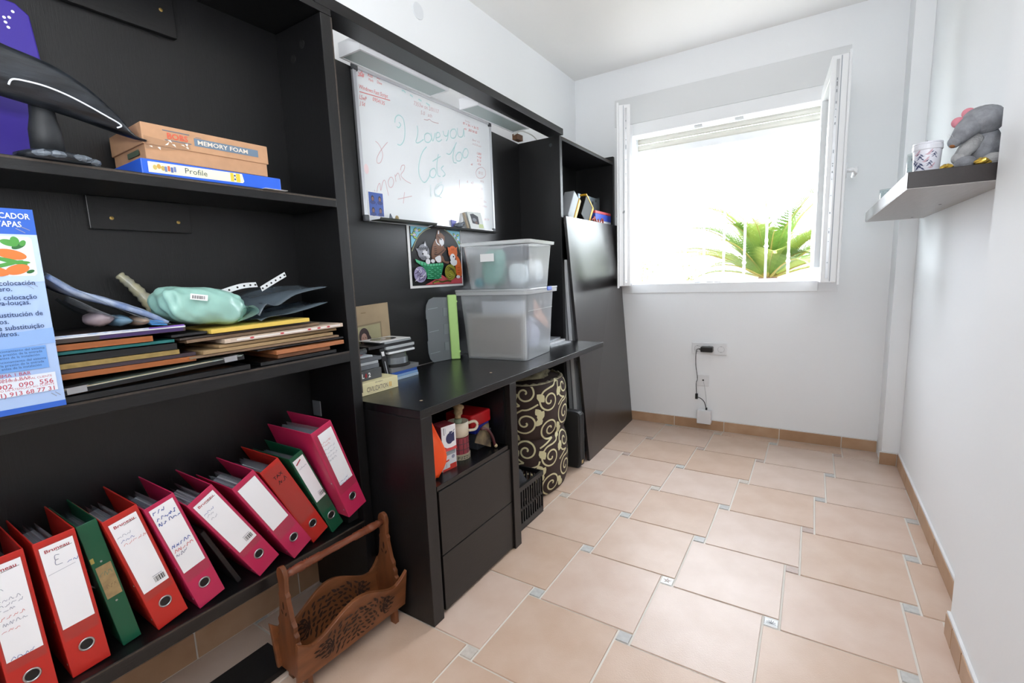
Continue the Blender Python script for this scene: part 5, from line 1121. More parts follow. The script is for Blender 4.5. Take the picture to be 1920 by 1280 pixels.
# ------------------------------------------------------------------ clear storage boxes
def tub(T, W, D, z0, z1, t, body, rim, taper=.018, wall=.0022, lip=.018, liph=.016):
    """tapering tub: local x = width, y = depth"""
    def ring(z, e): return [(-e, -e, z), (W+e, -e, z), (W+e, D+e, z), (-e, D+e, z)]
    def rr(z, e, r=.03, n=5):
        P = []
        for (cx, cy, a0) in ((-e+r, -e+r, math.pi), (W+e-r, -e+r, 1.5*math.pi), (W+e-r, D+e-r, 0), (-e+r, D+e-r, .5*math.pi)):
            for k in range(n+1): a = a0+k*math.pi/2/n; P.append((cx+r*math.cos(a), cy+r*math.sin(a), z))
        return P
    def skin(rings, m, nm, capb=False):
        mb = MB(T); n = len(rings[0])
        for R in rings:
            for p in R: mb._v(p)
        for i in range(len(rings)-1):
            for j in range(n): j2 = (j+1) % n; mb._f((i*n+j, i*n+j2, (i+1)*n+j2, (i+1)*n+j), 0)
        if capb: mb._f(list(range(n-1, -1, -1)), 0)
        return mb.build(nm, m, t)
    skin([rr(z0, 0), rr(z0+.004, .001), rr((z0+z1)/2, taper*.5), rr(z1-.02, taper)], body, 'walls', True)
    skin([rr(z1-.018, taper), rr(z1-liph, taper+lip*.9), rr(z1, taper+lip), rr(z1, taper-.002)], rim, 'rim')
    return rr
BIN = glassy('storage_plastic', '#f8fafc', .30, .2, 1.33); RIM = glassy('storage_rim', '#fafcfd', .65, .2); LID = glassy('storage_lid', '#f8fafc', .55, .2)
def bin_T(x, y, th): 
    # local x runs back to the wall, local y along the desk
    return Matrix(((-math.cos(th), math.sin(th), 0, x), (math.sin(th), math.cos(th), 0, y), (0, 0, 1, 0), (0, 0, 0, 1)))
T1 = bin_T(-1.128, 1.880, -.11)
t = thing('storage_box', 'large lidded clear plastic box on the desk, holding a framed picture in plastic', 'box', (-1.30, 2.0, DZ))
rr = tub(T1, .335, .32, DZ+.001, 1.082, t, BIN, RIM)
mb = MB(T1); e = .037; mb.prism([(p[0], p[1], 1.0835) for p in rr(0, e)], (0, 0, .009)); mb.build('lid', LID, t, bevel=.002)
mb = MB(T1); mb.box(-.042, -.036, .19, .245, 1.074, 1.094); mb.build('blue_latch', mat('latch_blue', '#3f5fc4', .4), t, bevel=.003)
mb = MB(T1); mb.box(-.014, -.010, .008, .31, .985, .9875); mb.build('fill_line', RIM, t)
# contents of the large box
def at(T, *p): return T @ Vector(p)
t = thing('framed_print', 'brown picture wrapped in cloudy plastic, inside the large clear box', 'picture', at(T1, .16, .012, .76))
mb = MB(T1); mb.box(.012, .326, .022, .034, .757, .972); mb.build('frame', mat('pale_frame', '#cfcdc8', .5), t, bevel=.002)
mb = MB(T1); mb.box(.028, .31, .0205, .0218, .775, .954); mb.build('print', mat('print_tan', '#a3907f', .6, noise=.35, nscale=9, col2='#8f8078'), t)
mb = MB(T1); mb.grid(lambda u, v: (.008+.322*u, .016+.003*math.sin(11*u+5*v)*math.sin(7*v), .756+.222*v), 20, 14); mb.build('plastic_wrap', glassy('cloudy_wrap', '#e2e0de', .38, .2), t, smooth=True)
for nm, lb, c, P, col in (('papers', 'sheaf of pale papers standing inside the large clear box', 'paper', ((.04, .07), (.27, .10), (.755, 1.03)), '#c3c6cc'), ('cloth_bundle', 'mauve cloth bundle at the back of the large clear box', 'cloth', None, '#8d7f88')):
    if P: mb = MB(T1); mb.box(P[0][0], P[1][0], P[0][1], P[1][1], *P[2]); one(mb, nm, mat(nm, col, .7), lb, c, bevel=.002)
    else: mb = MB(T1); mb.ball((.20, .215, .90), (.09, .06, .12), 26, 18, wob=.10, sq=.65, seed=3); one(mb, nm, mat(nm, col, .7, noise=.3, nscale=8, bump=.5, bscale=20), lb, c, smooth=True)
mb = MB(T1); mb.ball((.055, .19, .86), (.025, .07, .08), 24, 16, wob=.14, sq=.65, seed=8); one(mb, 'plastic_bag', mat('bag_lilac_white', '#bcbfd0', .35, bump=.5, bscale=25), 'crumpled lilac-white bag at the right side inside the large clear box', 'bag', smooth=True)
mb = MB(T1); mb.hexa([(.008, .12, .95), (.012, .12, .95), (.012, .30, .87), (.008, .30, .87), (.004, .12, 1.04), (.008, .12, 1.04), (.008, .30, .90), (.004, .30, .90)]); one(mb, 'envelope', mat('manila_pink', '#c8a596', .6), 'pinkish envelope slanting against the right side inside the large clear box', 'paper')
# upper box, open
T2 = bin_T(-1.137, 1.915, -.11)
t = thing('storage_box', 'open clear plastic box of green and blue things, stacked on the lidded one', 'box', (-1.30, 2.03, 1.094))
tub(T2, .318, .285, 1.0935, 1.318, t, BIN, RIM, liph=.014, lip=.015)
mb = MB(T2); mb.box(.16, .235, -.0155, -.0138, 1.225, 1.262); L = mb.build('label', WHITE, t)
fr = T2 @ frame((.235, -.0156, 1.225), (-1, 0, 0), (0, 0, 1)); F = Flat(fr); F.rect(.003, .003, .072, .034, mat('label_lilac', '#b9bddb', .5)); F.rect(.008, .008, .04, .028, mat('label_mark', '#7d83a8', .5))
for k in range(6): F.rect(.05+k*.003, .015, .0515+k*.003, .032, INK)
F.build('label_print', L, kind='stuff')
for nm, lb, c, p, r, col, wob in (('plastic_bag', 'sea-green plastic bag bulging against the front of the upper clear box', 'bag', (.205, .072, 1.195), (.062, .045, .085), '#6fa79c', .10), ('cloth', 'teal cloth in the lower left corner of the upper clear box', 'cloth', (.275, .04, 1.124), (.022, .024, .022), '#2f8c98', .16), ('paper_cup', 'white crumpled cup at the front right of the upper clear box', 'cup', (.065, .06, 1.16), (.045, .035, .05), '#c9d3d6', .08), ('navy_cloth', 'dark navy cloth at the top back of the upper clear box', 'cloth', (.13, .18, 1.265), (.11, .05, .035), '#2b3348', .13), ('plastic_bag', 'pale crumpled bag at the right side of the upper clear box', 'bag', (.055, .20, 1.17), (.04, .06, .06), '#b5bcc0', .14), ('plastic_bag', 'grey-white bag at the back left of the upper clear box', 'bag', (.27, .19, 1.19), (.035, .07, .08), '#9fb0ae', .12)):
    mb = MB(T2); mb.ball(p, r, 26, 18, wob=wob, seed=len(lb), sq=.62); one(mb, nm, mat('content_'+col[1:], col, .45, bump=.4, bscale=25), lb, c, smooth=True)
# grey lid with green clips leaning left of the boxes
t = thing('box_lid', 'translucent grey box lid with a green clip bar, standing on edge beside the clear boxes', 'lid', (-1.53, 1.74, DZ))
fr = frame((-1.545, 1.655, DZ+.001), (.028, .14, 0), (-.0, 0, 1))
pts = [(.03, 0), (.14, 0), (.14, .31), (.05, .315), (.022, .305), (.006, .28), (.0, .25), (.0, .215), (.004, .21), (.004, .11), (0, .105), (.002, .05), (.01, .02)]
mb = MB(fr); mb.prism([(u, v, 0) for u, v in pts], (0, 0, .004)); mb.build('sheet', glassy('grey_lid', '#dfe5ea', .36, .15), t, bevel=.001)
mb = MB(fr)
for (u0, u1, v0, v1) in ((.10, .125, .05, .09), (.10, .13, .13, .18), (.10, .125, .22, .26)): mb.box(u0, u1, v0, v1, .0042, .0072)
mb.build('raised_panels', glassy('grey_lid2', '#cfd6da', .5, .15), t, kind='stuff')
F = Flat(fr, .0046)
for v in (.045, .15, .26): F.stroke([(.012, v), (.07, v+.004)], .0025, mat('lid_rib', '#aab3ba', .4))
F.build('ribs', t, kind='stuff')
GRN = mat('lime_clip', '#b0d883', .4)
fr2 = frame((-1.512, 1.787, DZ+.001), (.040, .040, 0), (-.008, -.014, 1))
mb = MB(fr2); mb.box(0, .045, .0, .322, -.012, .012); mb.build('green_clip_bar', GRN, t, bevel=.006)
for v in (.035, .285):
    mb = MB(fr2); mb.box(.004, .047, v, v+.008, .0122, .0135); mb.build('clip_ridge', GRN, t)
# behind the boxes on the right: papers and a pen holder
z = DZ
for k, (lb, dy, hh, x1_) in enumerate((('bottom magazine of the pile behind the clear boxes', .02, .008, -1.215), ('middle magazine of the pile behind the clear boxes', .0, .009, -1.235), ('top magazine of the pile behind the clear boxes', -.02, .008, -1.25))):
    T = Matrix.Translation((x1_, 2.29+.02*k, z)) @ Matrix.Rotation(.12*(k-1), 4, 'Z'); mb = MB(T); mb.box(-.24, 0, 0, .205+dy*.2, 0, hh)
    one(mb, 'magazine', mat('magazine%d' % k, ('#c3c7cc', '#d9dbdd', '#aeb3ba')[k], .4, noise=.25, nscale=30), lb, 'magazine', 'magazines on the desk behind the clear boxes'); z += hh+.0005
t = thing('pen_holder', 'grey pen holder on the magazines, right of the clear boxes', 'holder', (-1.42, 2.46, z))
mb = MB(); mb.box(-1.45, -1.40, 2.40, 2.47, z, z+.004); mb.box(-1.45, -1.446, 2.40, 2.47, z, z+.11); mb.box(-1.404, -1.40, 2.40, 2.47, z, z+.11); mb.box(-1.446, -1.404, 2.40, 2.404, z, z+.11); mb.box(-1.446, -1.404, 2.466, 2.47, z, z+.11)
mb.build('cup', mat('holder_grey', '#6f7276', .5), t)
mb = MB(); mb.tube([(-1.425, 2.44, z+.006), (-1.43, 2.43, z+.20), (-1.4305, 2.429, z+.235)], [.0035, .0035, .0008], 6)
one(mb, 'pencil', mat('pencil_red', '#7d4a44', .5), 'dark red pencil standing in the grey pen holder', 'pencil', smooth=True)

# ------------------------------------------------------------------ cubby above the drawers
CZ = .4672
t = thing('orange_bag', 'bright orange plastic bag hanging down the left side of the cubby', 'bag', (-1.10, 1.14, CZ))
OB = mat('orange_plastic', '#f2571c', .35, bump=.5, bscale=20)
A = [(-1.040, 1.107, .474), (-1.042, 1.107, .60), (-1.048, 1.108, .702)]; B = [(-1.055, 1.150, .474), (-1.050, 1.182, .565), (-1.065, 1.120, .70)]
A = smooth_path(A, 5); B = smooth_path(B, 5); mb = MB(); k = len(A)-1
mb.grid(lambda u, v: A[min(int(round(u*k)), k)].lerp(B[min(int(round(u*k)), k)], v)+Vector((-.02*math.sin(math.pi*v)+.006*math.sin(9*u+5*v), 0, 0)), k, 8)
mb.build('front_fold', OB, t, smooth=True, solid=.0015)
mb = MB(); mb.ball((-1.155, 1.147, .545), (.055, .026, .07), 20, 12, wob=.10, seed=3); mb.build('bag_body', OB, t, smooth=True)
def small_box(name, label, x, y, z, w, d, h, turn, col, side):
    t = thing(name, label, 'box', (x-d/2, y+w/2, z)); T = Matrix.Translation((x, y, z)) @ Matrix.Rotation(turn, 4, 'Z')
    mb = MB(T); mb.box(-d, 0, 0, w, 0, h, 0); mb.I = [1, 1, 1, 0, 1, 1]; mb.build('carton', [col, side], t, bevel=.0012)
    return t, T @ face_x(0, 0, 0), T
t, fr, T = small_box('small_carton', 'clear-topped small white and red box under the teapot box in the cubby', -1.085, 1.198, CZ, .072, .06, .072, -.12, mat('carton_white', '#d6d8da', .4), mat('carton_grey_side', '#9a9ea2', .4))
F = Flat(fr); F.rect(.002, .0, .070, .008, mat('print_scarlet', '#c8392c', .5)); F.rect(.038, .008, .07, .02, mat('print_scarlet', '#c8392c', .5)); F.poly([(.012, .03), (.035, .034), (.035, .040), (.012, .036)], mat('print_scarlet', '#c8392c', .5)); F.rect(.02, .01, .022, .028, PEN); F.ell((.055, .045), .008, .007, PEN); F.rect(.005, .055, .067, .069, mat('tape_grey', '#8f959b', .3)); F.build('carton_print', t)
t, fr, T = small_box('teapot_carton', 'white carton with a dark blue teapot and maroon sides, stacked in the cubby', -1.082, 1.200, CZ+.0725, .066, .062, .094, -.18, WHITE, mat('maroon_side', '#8c2f38', .5))
F = Flat(fr); NV = mat('teapot_navy', '#2c2f5a', .5); F.ell((.036, .045), .017, .02, NV); F.poly([(.044, .03), (.058, .032), (.058, .066), (.046, .062)], NV); F.poly([(.034, .062), (.05, .064), (.05, .07), (.036, .07)], NV); F.poly([(.052, .066), (.060, .072), (.061, .076), (.054, .07)], NV)
F.poly([(0, 0), (.066, 0), (.066, .013), (.045, .010), (.022, .012), (.006, .022), (0, .028)], mat('print_coral', '#d0484a', .5)); F.rect(.010, .062, .0125, .088, INK); F.rect(.018, .066, .0195, .086, PEN); F.build('carton_print', t)
t = thing('puzzle_tin', 'clear tub of red tartan pieces with a PUZZLES band round its foot, in the cubby', 'tin', (-1.125, 1.345, CZ))
mb = MB(); c = (-1.125, 1.345, 0); mb.lathe([(.036, CZ), (.0425, CZ+.001), (.0425, CZ+.021), (.040, CZ+.022)], c, 28); mb.build('foot_band', mat('tin_cream', '#a59c82', .5), t)
mb = MB(); mb.lathe([(.0395, CZ+.0222), (.0395, CZ+.085), (.0, CZ+.085)], c, 28, cap=False); mb.build('tub', mat('tartan_red', '#8f3440', .35), t)
mb = MB()
for k in range(14):
    a = k*2*math.pi/14; mb.box(-.0012, .0012, .0392, .0401, CZ+.024, CZ+.083) if False else mb.tube([(c[0]+.0395*math.cos(a), c[1]+.0395*math.sin(a), CZ+.024), (c[0]+.0395*math.cos(a), c[1]+.0395*math.sin(a), CZ+.083)], .0013, 5)
for zz in (.040, .062): mb.lathe([(.0392, CZ+zz-.0015), (.0408, CZ+zz), (.0392, CZ+zz+.0015)], c, 28, cap=False)
mb.build('tartan_lines', mat('tartan_dark', '#3c1c28', .4), t, kind='stuff')
for s_, a0 in (('PUZZLES', -.95),):
    for i, ch in enumerate(s_):
        a = a0+i*.26; n_ = Vector((math.cos(a), math.sin(a), 0)); fr = frame(Vector(c)+n_*.0428+Vector((0, 0, CZ+.005)), (-n_.y, n_.x, 0), (0, 0, 1)); text(t, ch, fr, .016, INK, align='CENTER', bold=.02, sx=.85)
z = CZ+.0855
t = thing('mug', 'cream mug standing on the tartan tub in the cubby', 'mug', (-1.125, 1.345, z))
MUG = mat('mug_cream', '#d6c9b2', .3); mb = MB(); mb.lathe([(0, z), (.034, z), (.0395, z+.004), (.041, z+.058), (.0395, z+.058), (.037, z+.006), (0, z+.006)], (-1.125, 1.345, 0), 30, cap=False); mb.build('body', MUG, t, smooth=True)
mb = MB(); mb.tube(sp([(-1.098, 1.375, z+.045), (-1.082, 1.392, z+.050), (-1.074, 1.401, z+.036), (-1.080, 1.394, z+.018), (-1.098, 1.374, z+.016)]), .0055, 8); mb.build('handle', MUG, t, smooth=True)
t = thing('shaving_brush', 'pale bristle brush with a green handle, standing in the cream mug', 'brush', (-1.13, 1.35, z+.01))
mb = MB(); mb.tube([(-1.122, 1.343, z+.012), (-1.123, 1.344, z+.05), (-1.124, 1.345, z+.066)], [.014, .015, .016], 14); mb.build('grip', mat('brush_green', '#8f9a80', .4), t, smooth=True)
mb = MB(); mb.tube(sp([(-1.124, 1.345, z+.066), (-1.128, 1.353, z+.085), (-1.131, 1.36, z+.105), (-1.133, 1.364, z+.112)], 4), [.012]*4+[.017]*4+[.022]*4+[.016], 16); mb.build('bristles', mat('bristle_tan', '#b59a72', .8, noise=.4, nscale=90, bump=.6, bscale=200), t, smooth=True)
t = thing('folding_fan', 'dark ribbed fan of folded leather with a maroon edge, leaning in the cubby', 'fan', (-1.17, 1.44, CZ))
mb = MB()
for k in range(11):
    a = math.radians(30+6*k); p0 = Vector((-1.068, 1.470, CZ+.008)); d = Vector((-.10, -math.cos(a), math.sin(a))); w_ = Vector((.0, math.sin(a), math.cos(a)))*.006
    q = p0+d*.098; mb.hexa([p0+Vector((0, -.001, 0)), p0+Vector((.004, -.001, 0)), p0+Vector((.004, .001, .001)), p0+Vector((0, .001, .001)), q-w_, q-w_+Vector((.004, 0, 0)), q+w_+Vector((.004, 0, 0)), q+w_])
mb.build('ribs', mat('fan_brown', '#3a2f24', .5, noise=.5, nscale=20, col2='#8c7a5a'), t, kind='stuff')
mb = MB(); mb.tube(sp([(-1.062, 1.408, CZ+.102), (-1.058, 1.440, CZ+.092), (-1.056, 1.470, CZ+.055), (-1.056, 1.486, CZ+.012)]), [.006]*19, 8); mb.build('leather_edge', mat('leather_maroon', '#4a1c20', .4), t, smooth=True)
mb = MB(); mb.ball((-1.052, 1.488, CZ+.009), (.007, .008, .008), 10, 7); mb.build('button', mat('button_horn', '#b5a37c', .4), t, smooth=True)
z = CZ
one(MB().box(-1.225, -1.10, 1.43, 1.530, z, z+.066), 'clear_case', mat('smoky_case', '#3a3d42', .15), 'smoky clear plastic case at the bottom right of the cubby', 'case', bevel=.004); z += .0665
mb = MB(); mb.box(-1.225, -1.105, 1.425, 1.520, z, z+.030); one(mb, 'blue_tin', mat('tin_blue', '#1f2f9c', .4), 'dark blue box between the red one and the smoky case', 'box', bevel=.003); z += .0305
mb = MB(); mb.box(-1.235, -1.10, 1.40, 1.530, z, z+.052); one(mb, 'red_tin', mat('tin_red', '#b8161c', .4), 'red box lying on top of the blue one in the cubby', 'box', bevel=.007)

# ------------------------------------------------------------------ under the desk: crate, pouf, flat black case
t = thing('plastic_crate', 'black slatted plastic crate with dark cloth inside, under the desk', 'crate', (-1.23, 1.755, 0))
CB = mat('crate_black', '#101113', .4)
x0, x1, y0, y1, hz = -1.40, -1.066, 1.612, 1.888, .215
mb = MB(); mb.box(x0, x1, y0, y1, .003, .009); mb.build('floor_panel', CB, t)
for nm, (a, b, ax) in (('front', (y0, y1, x1)), ('back', (y0, y1, x0))):
    mb = MB(); th = .006; xa, xb = (ax-th, ax) if ax == x1 else (ax, ax+th)
    mb.box(xa, xb+(.006 if ax == x1 else 0), a, b, hz-.022, hz); mb.box(xa, xb, a, b, .01, .035); mb.box(xa, xb, a, b, .095, .108)
    n = 13
    for k in range(n+1): y = a+(b-a-.008)*k/n; mb.box(xa, xb, y, y+.008, .03, hz-.015)
    mb.build('lattice_wall', CB, t)
for ay in (y0, y1):
    mb = MB(); th = .006; ya, yb = (ay, ay+th) if ay == y0 else (ay-th, ay); n = 15
    mb.box(x0, x1, ya, yb, hz-.022, hz); mb.box(x0, x1, ya, yb, .01, .035); mb.box(x0, x1, ya, yb, .095, .108)
    for k in range(n+1): x = x0+(x1-x0-.008)*k/n; mb.box(x, x+.008, ya, yb, .03, hz-.015)
    mb.build('lattice_wall', CB, t)
mb = MB(); mb.ball((-1.215, 1.745, .155), (.12, .105, .09), 26, 16, wob=.10, sq=.7, seed=5)
one(mb, 'dark_cloth', mat('cloth_navy_black', '#14161c', .8, bump=.4, bscale=30), 'dark cloth heaped inside the black crate', 'cloth', smooth=True)
mb = MB(); mb.ball((-1.145, 1.70, .262), (.045, .055, .018), 20, 10, wob=.25, seed=9)
one(mb, 'crumpled_paper', mat('paper_crumpled', '#d5d8dc', .5), 'crumpled white paper on the dark cloth in the black crate', 'paper', smooth=False)

def pouf():
    t = thing('pouf', 'tall brown fabric pouf printed with cream scrolls and leaves, under the desk', 'pouf', (-1.29, 2.15, 0))
    FB_ = mat('pouf_brown', '#35241f', .8, bump=.4, bscale=120); CR = mat('pouf_cream', '#d2cba2', .8)
    cx, cy, rx, ry = -1.292, 2.150, .190, .222
    def prof(z):      # two soft tiers
        def tier(q): return 1-.10*abs(2*q-1)**4
        return tier(z/.315) if z < .315 else tier((z-.315)/.295)
    def pt(a, z, off=0):
        e = 2.6; c, s = math.cos(a), math.sin(a); f = (abs(c)**e+abs(s)**e)**(-1/e); k = prof(z)
        n = Vector((c/rx, s/ry, 0)).normalized(); return Vector((cx+rx*f*c*k, cy+ry*f*s*k, z))+n*off
    for nm, z0, z1 in (('lower_cushion', .004, .3135), ('upper_cushion', .3165, .600)):
        mb = MB(); n = 48; m = 14; rings = []
        for i in range(m+1):
            q = i/m; z = z0+(z1-z0)*q; rings.append([pt(2*math.pi*j/n, min(max(z, z0), z1)) for j in range(n)])
        for R in rings:
            for p in R: mb._v(p)
        for i in range(m):
            for j in range(n): j2 = (j+1) % n; mb._f((i*n+j, i*n+j2, (i+1)*n+j2, (i+1)*n+j), 0)
        b = mb._v((cx, cy, z0)); tp = mb._v((cx, cy, z1+.012))
        for j in range(n): j2 = (j+1) % n; mb._f((b, j2, j), 0); mb._f((tp, m*n+j, m*n+j2), 0)
        mb.build(nm, FB_, t, smooth=True)
    mb = MB(); mb.tube([pt(2*math.pi*j/48, .315, -.010) for j in range(48)], .006, 6, closed=True); mb.build('piping', mat('pouf_piping', '#5d2018', .7), t, smooth=True)
    mb = MB(); mb.tube([pt(2*math.pi*j/64, .597+.004*math.sin(9*j), -.012) for j in range(64)], .011, 7, closed=True); mb.build('gathered_edge', mat('pouf_gathered', '#5a4a3e', .85, noise=1, nscale=26, col2='#bdb594'), t, smooth=True)
    mb = MB(); mb.ball((cx-.02, cy+.02, .622), (.13, .16, .034), 20, 10, wob=.22, seed=12); mb.build('top_cushion', mat('pouf_top', '#43322a', .85, noise=1, nscale=14, col2='#b9b08c'), t, smooth=True)
    # printed scrolls: ribbons laid on the cloth
    mb = MB(); per = 1.22
    def S(u, z): return pt(u/per*2*math.pi, z, .0022)
    def ribbon(pts, w):
        P = smooth_path([(a, b, 0) for a, b in pts], 5); n = len(P); b = len(mb.V)
        for k in range(n):
            tg = P[min(k+1, n-1)]-P[max(k-1, 0)]; tg = tg.normalized() if tg.length > 1e-9 else Vector((1, 0, 0)); q = Vector((-tg.y, tg.x, 0))*w/2
            for s_ in (1, -1): mb._v(S(P[k].x+q.x*s_, min(max(P[k].y+q.y*s_, .006), .598)))
        for k in range(n-1): mb._f((b+2*k+1, b+2*k+3, b+2*k+2, b+2*k), 0)
    def spiral(u, z, r, a0, turns, sgn, w=.0085):
        pts = []; n = int(turns*9)
        for k in range(n+1):
            q = k/n; a = a0+sgn*q*turns*2*math.pi; rr_ = r*(1-q)**.85+.004; pts.append((u+rr_*math.cos(a), z+rr_*math.sin(a)))
        ribbon(pts, w); return pts[0]
    def leaf(u, z, l, w, r):
        c, s = math.cos(r), math.sin(r); V = []
        for a, h in ((-.5, 0), (-.25, .38), (.05, .5), (.3, .3), (.5, 0), (.3, -.22), (.05, -.36), (-.25, -.3)):
            V.append(S(u+(a*l*c-h*w*s), min(max(z+(a*l*s+h*w*c), .006), .598)))
        b = len(mb.V); c_ = mb._v(S(u, z))
        for p in V: mb._v(p)
        for i in range(8): mb._f((c_, b+1+i, b+1+(i+1) % 8), 0)
    rng = random.Random(21); col = 0; u = -.33
    while u < .50:
        for row in range(4):
            z = .075+row*.15+(.04 if col % 2 else -.01); r = .056+.009*rng.random(); sg = 1 if (row+col) % 2 else -1
            if .045 < z < .57:
                p = spiral(u, z, r, rng.uniform(-.4, .4)+(math.pi/2 if sg > 0 else -math.pi/2), 1.75, sg)
                ribbon([p, (p[0]+.03*sg, z+.07*sg), (u+.062*sg, z+.092*sg)], .0085)
                leaf(u+.076, z+.03*sg, .058, .044, .8*sg+rng.uniform(-.3, .3))
                leaf(u-.064, z-.050*sg, .050, .038, 2.2*sg)
        u += .128; col += 1
    mb.build('scroll_print', CR, t, kind='stuff')
pouf()
t = thing('instrument_case', 'flat black case standing on edge between the pouf and the leaning panel', 'case', (-1.16, 2.50, 0))
mb = MB(); pts = []
for (c_x, c_z, a0) in ((-1.14, .315, 0), (-1.42, .315, 90), (-1.42, .035, 180), (-1.14, .035, 270)):
    for k in range(5): a = math.radians(a0+k*22.5); pts.append((c_x+.03*math.cos(a), 0, c_z+.03*math.sin(a)+.001))
mb.prism([(x, 2.425, z) for x, _, z in pts], (0, .062, 0)); mb.build('shell', mat('case_fabric', '#1a1a1c', .6), t, bevel=.01)
for yy in (2.434, 2.478):
    mb = MB(); mb.tube([(x+(.001 if x > -1.28 else -.001), yy, z) for x, _, z in pts], .003, 6, closed=True); mb.build('edge_piping', mat('case_piping', '#3a3b3e', .5), t, smooth=True)
mb = MB(); mb.box(-1.112, -1.108, 2.445, 2.468, .03, .05); mb.build('buckle', mat('buckle_tan', '#a58c5a', .5), t)

# ------------------------------------------------------------------ boards standing behind the leaning panel
for k, (y0, y1, xb, xt, hz, c_, lb) in enumerate(((2.612, 3.30, -1.195, -1.262, 1.235, '#cfd2d6', 'white-edged board standing just behind the leaning panel'), (2.618, 3.25, -1.232, -1.290, 1.22, '#9da1a6', 'grey-edged board, deepest of the two behind the leaning panel'))):
    mb = MB(); mb.hexa([(xb-.022, y0, .001), (xb, y0, .001), (xb, y1, .001), (xb-.022, y1, .001), (xt-.022, y0, hz), (xt, y0, hz), (xt, y1, hz), (xt-.022, y1, hz)])
    one(mb, 'canvas_board', mat('canvas_edge%d' % k, c_, .6), lb, 'board', 'boards behind the leaning panel', bevel=.0015)

# ------------------------------------------------------------------ gadgets on the shelf of the far bookcase
FZ = 1.4505
t = thing('drive_bay', 'grey pressed-metal computer drive cage at the back of the far bookcase shelf', 'computer part', (-1.42, 3.17, FZ))
GM = mat('galvanised', '#7c868e', .4, metal=.7)
MB().box(-1.50, -1.362, 3.02, 3.185, FZ, FZ+.235).build('cage', GM, t, bevel=.002); MB().box(-1.50, -1.360, 3.190, 3.395, FZ, FZ+.235).build('cage', GM, t, bevel=.002)
MB().box(-1.363, -1.358, 3.183, 3.192, FZ, FZ+.236).build('flange', mat('flange_pale', '#aab4ba', .4, metal=.5), t)
F = Flat(face_x(-1.3598, 0, 0), .001)
for y, z, r in ((3.06, 1.63, .009), (3.26, 1.645, .013), (3.30, 1.59, .008), (3.24, 1.60, .006), (3.32, 1.665, .009)): F.ell((y, z), r, r, BLACK)
F.build('holes', t)
mb = MB(); mb.box(-1.47, -1.372, 3.415, 3.422, FZ, FZ+.25)
one(mb, 'metal_bracket', mat('bracket_dark', '#6a7076', .4, metal=.6), 'thin upright metal plate beside the drive cage', 'plate')
mb = MB(); mb.hexa([(-1.36, 2.86, FZ+.10), (-1.29, 2.86, FZ+.10), (-1.29, 2.90, FZ+.08), (-1.36, 2.90, FZ+.08), (-1.36, 2.83, FZ+.185), (-1.29, 2.83, FZ+.185), (-1.29, 2.93, FZ+.19), (-1.36, 2.93, FZ+.19)])
t = thing('multimeter', 'grey test meter in a yellow rubber holster, leaning in the far bookcase', 'meter', (-1.33, 2.77, FZ))
T = Matrix.Translation((-1.325, 2.70, FZ+.058)) @ Matrix.Rotation(-.58, 4, 'X')
mb = MB(T); mb.box(-.035, .035, 0, .085, 0, .19); mb.build('body', mat('meter_grey', '#9ea3a8', .5), t, bevel=.004)
mb = MB(T); mb.box(-.04, .04, .075, .108, .0, .195); mb.build('holster', mat('meter_yellow', '#e0ae2c', .45), t, bevel=.006)
t = thing('battery_tester', 'yellow-framed black instrument tilted in the middle of the far bookcase shelf', 'meter', (-1.31, 3.02, FZ))
T = Matrix.Translation((-1.318, 2.915, FZ+.085)) @ Matrix.Rotation(-.62, 4, 'X')
mb = MB(T); mb.box(-.022, .022, 0, .13, 0, .155); mb.build('body', BLACK, t, bevel=.004)
mb = MB(T); mb.box(-.025, .0235, .12, .14, 0, .165); mb.box(-.025, .0235, -.006, .12, .1555, .165); mb.build('yellow_frame', mat('meter_yellow', '#e0ae2c', .45), t)
one(MB().box(-1.40, -1.36, 2.66, 2.78, FZ, FZ+.115), 'carton', mat('carton_plain', '#b9bcc0', .6), 'plain pale carton at the near end of the far bookcase shelf', 'box', bevel=.002)
one(MB().box(-1.44, -1.40, 2.98, 3.0, FZ, FZ+.17), 'paper_roll', mat('roll_pale', '#b5bac0', .5), 'pale folded paper standing behind the yellow-framed instrument', 'paper')
z = FZ
for nm, h, c_, lb in (('white_carton', .062, '#d9dbde', 'white carton under the blue one on the far bookcase shelf'), ('blue_carton', .045, '#2745b0', 'royal blue carton between the white and the red ones'), ('red_carton', .018, '#c24a52', 'flat red carton on top of the blue one')):
    one(MB().box(-1.352, -1.285, 3.13, 3.425, z, z+h), nm, mat(nm, c_, .45), lb, 'box', bevel=.0015); z += h+.0006
mb = MB(); rng = random.Random(8); P = [(-1.283+.006*math.sin(k*2.1), 3.05+.022*k+.02*math.sin(k*1.7), FZ+.055+.024*math.sin(k*2.6)) for k in range(11)]
P = [(max(p[0], -1.281), p[1], p[2]) for p in P]; mb.tube(sp(P, 5), .0045, 6)
one(mb, 'red_cable', mat('cable_red', '#a8351f', .4), 'tangled red-brown cable in front of the cartons on the far bookcase shelf', 'cable', smooth=True)

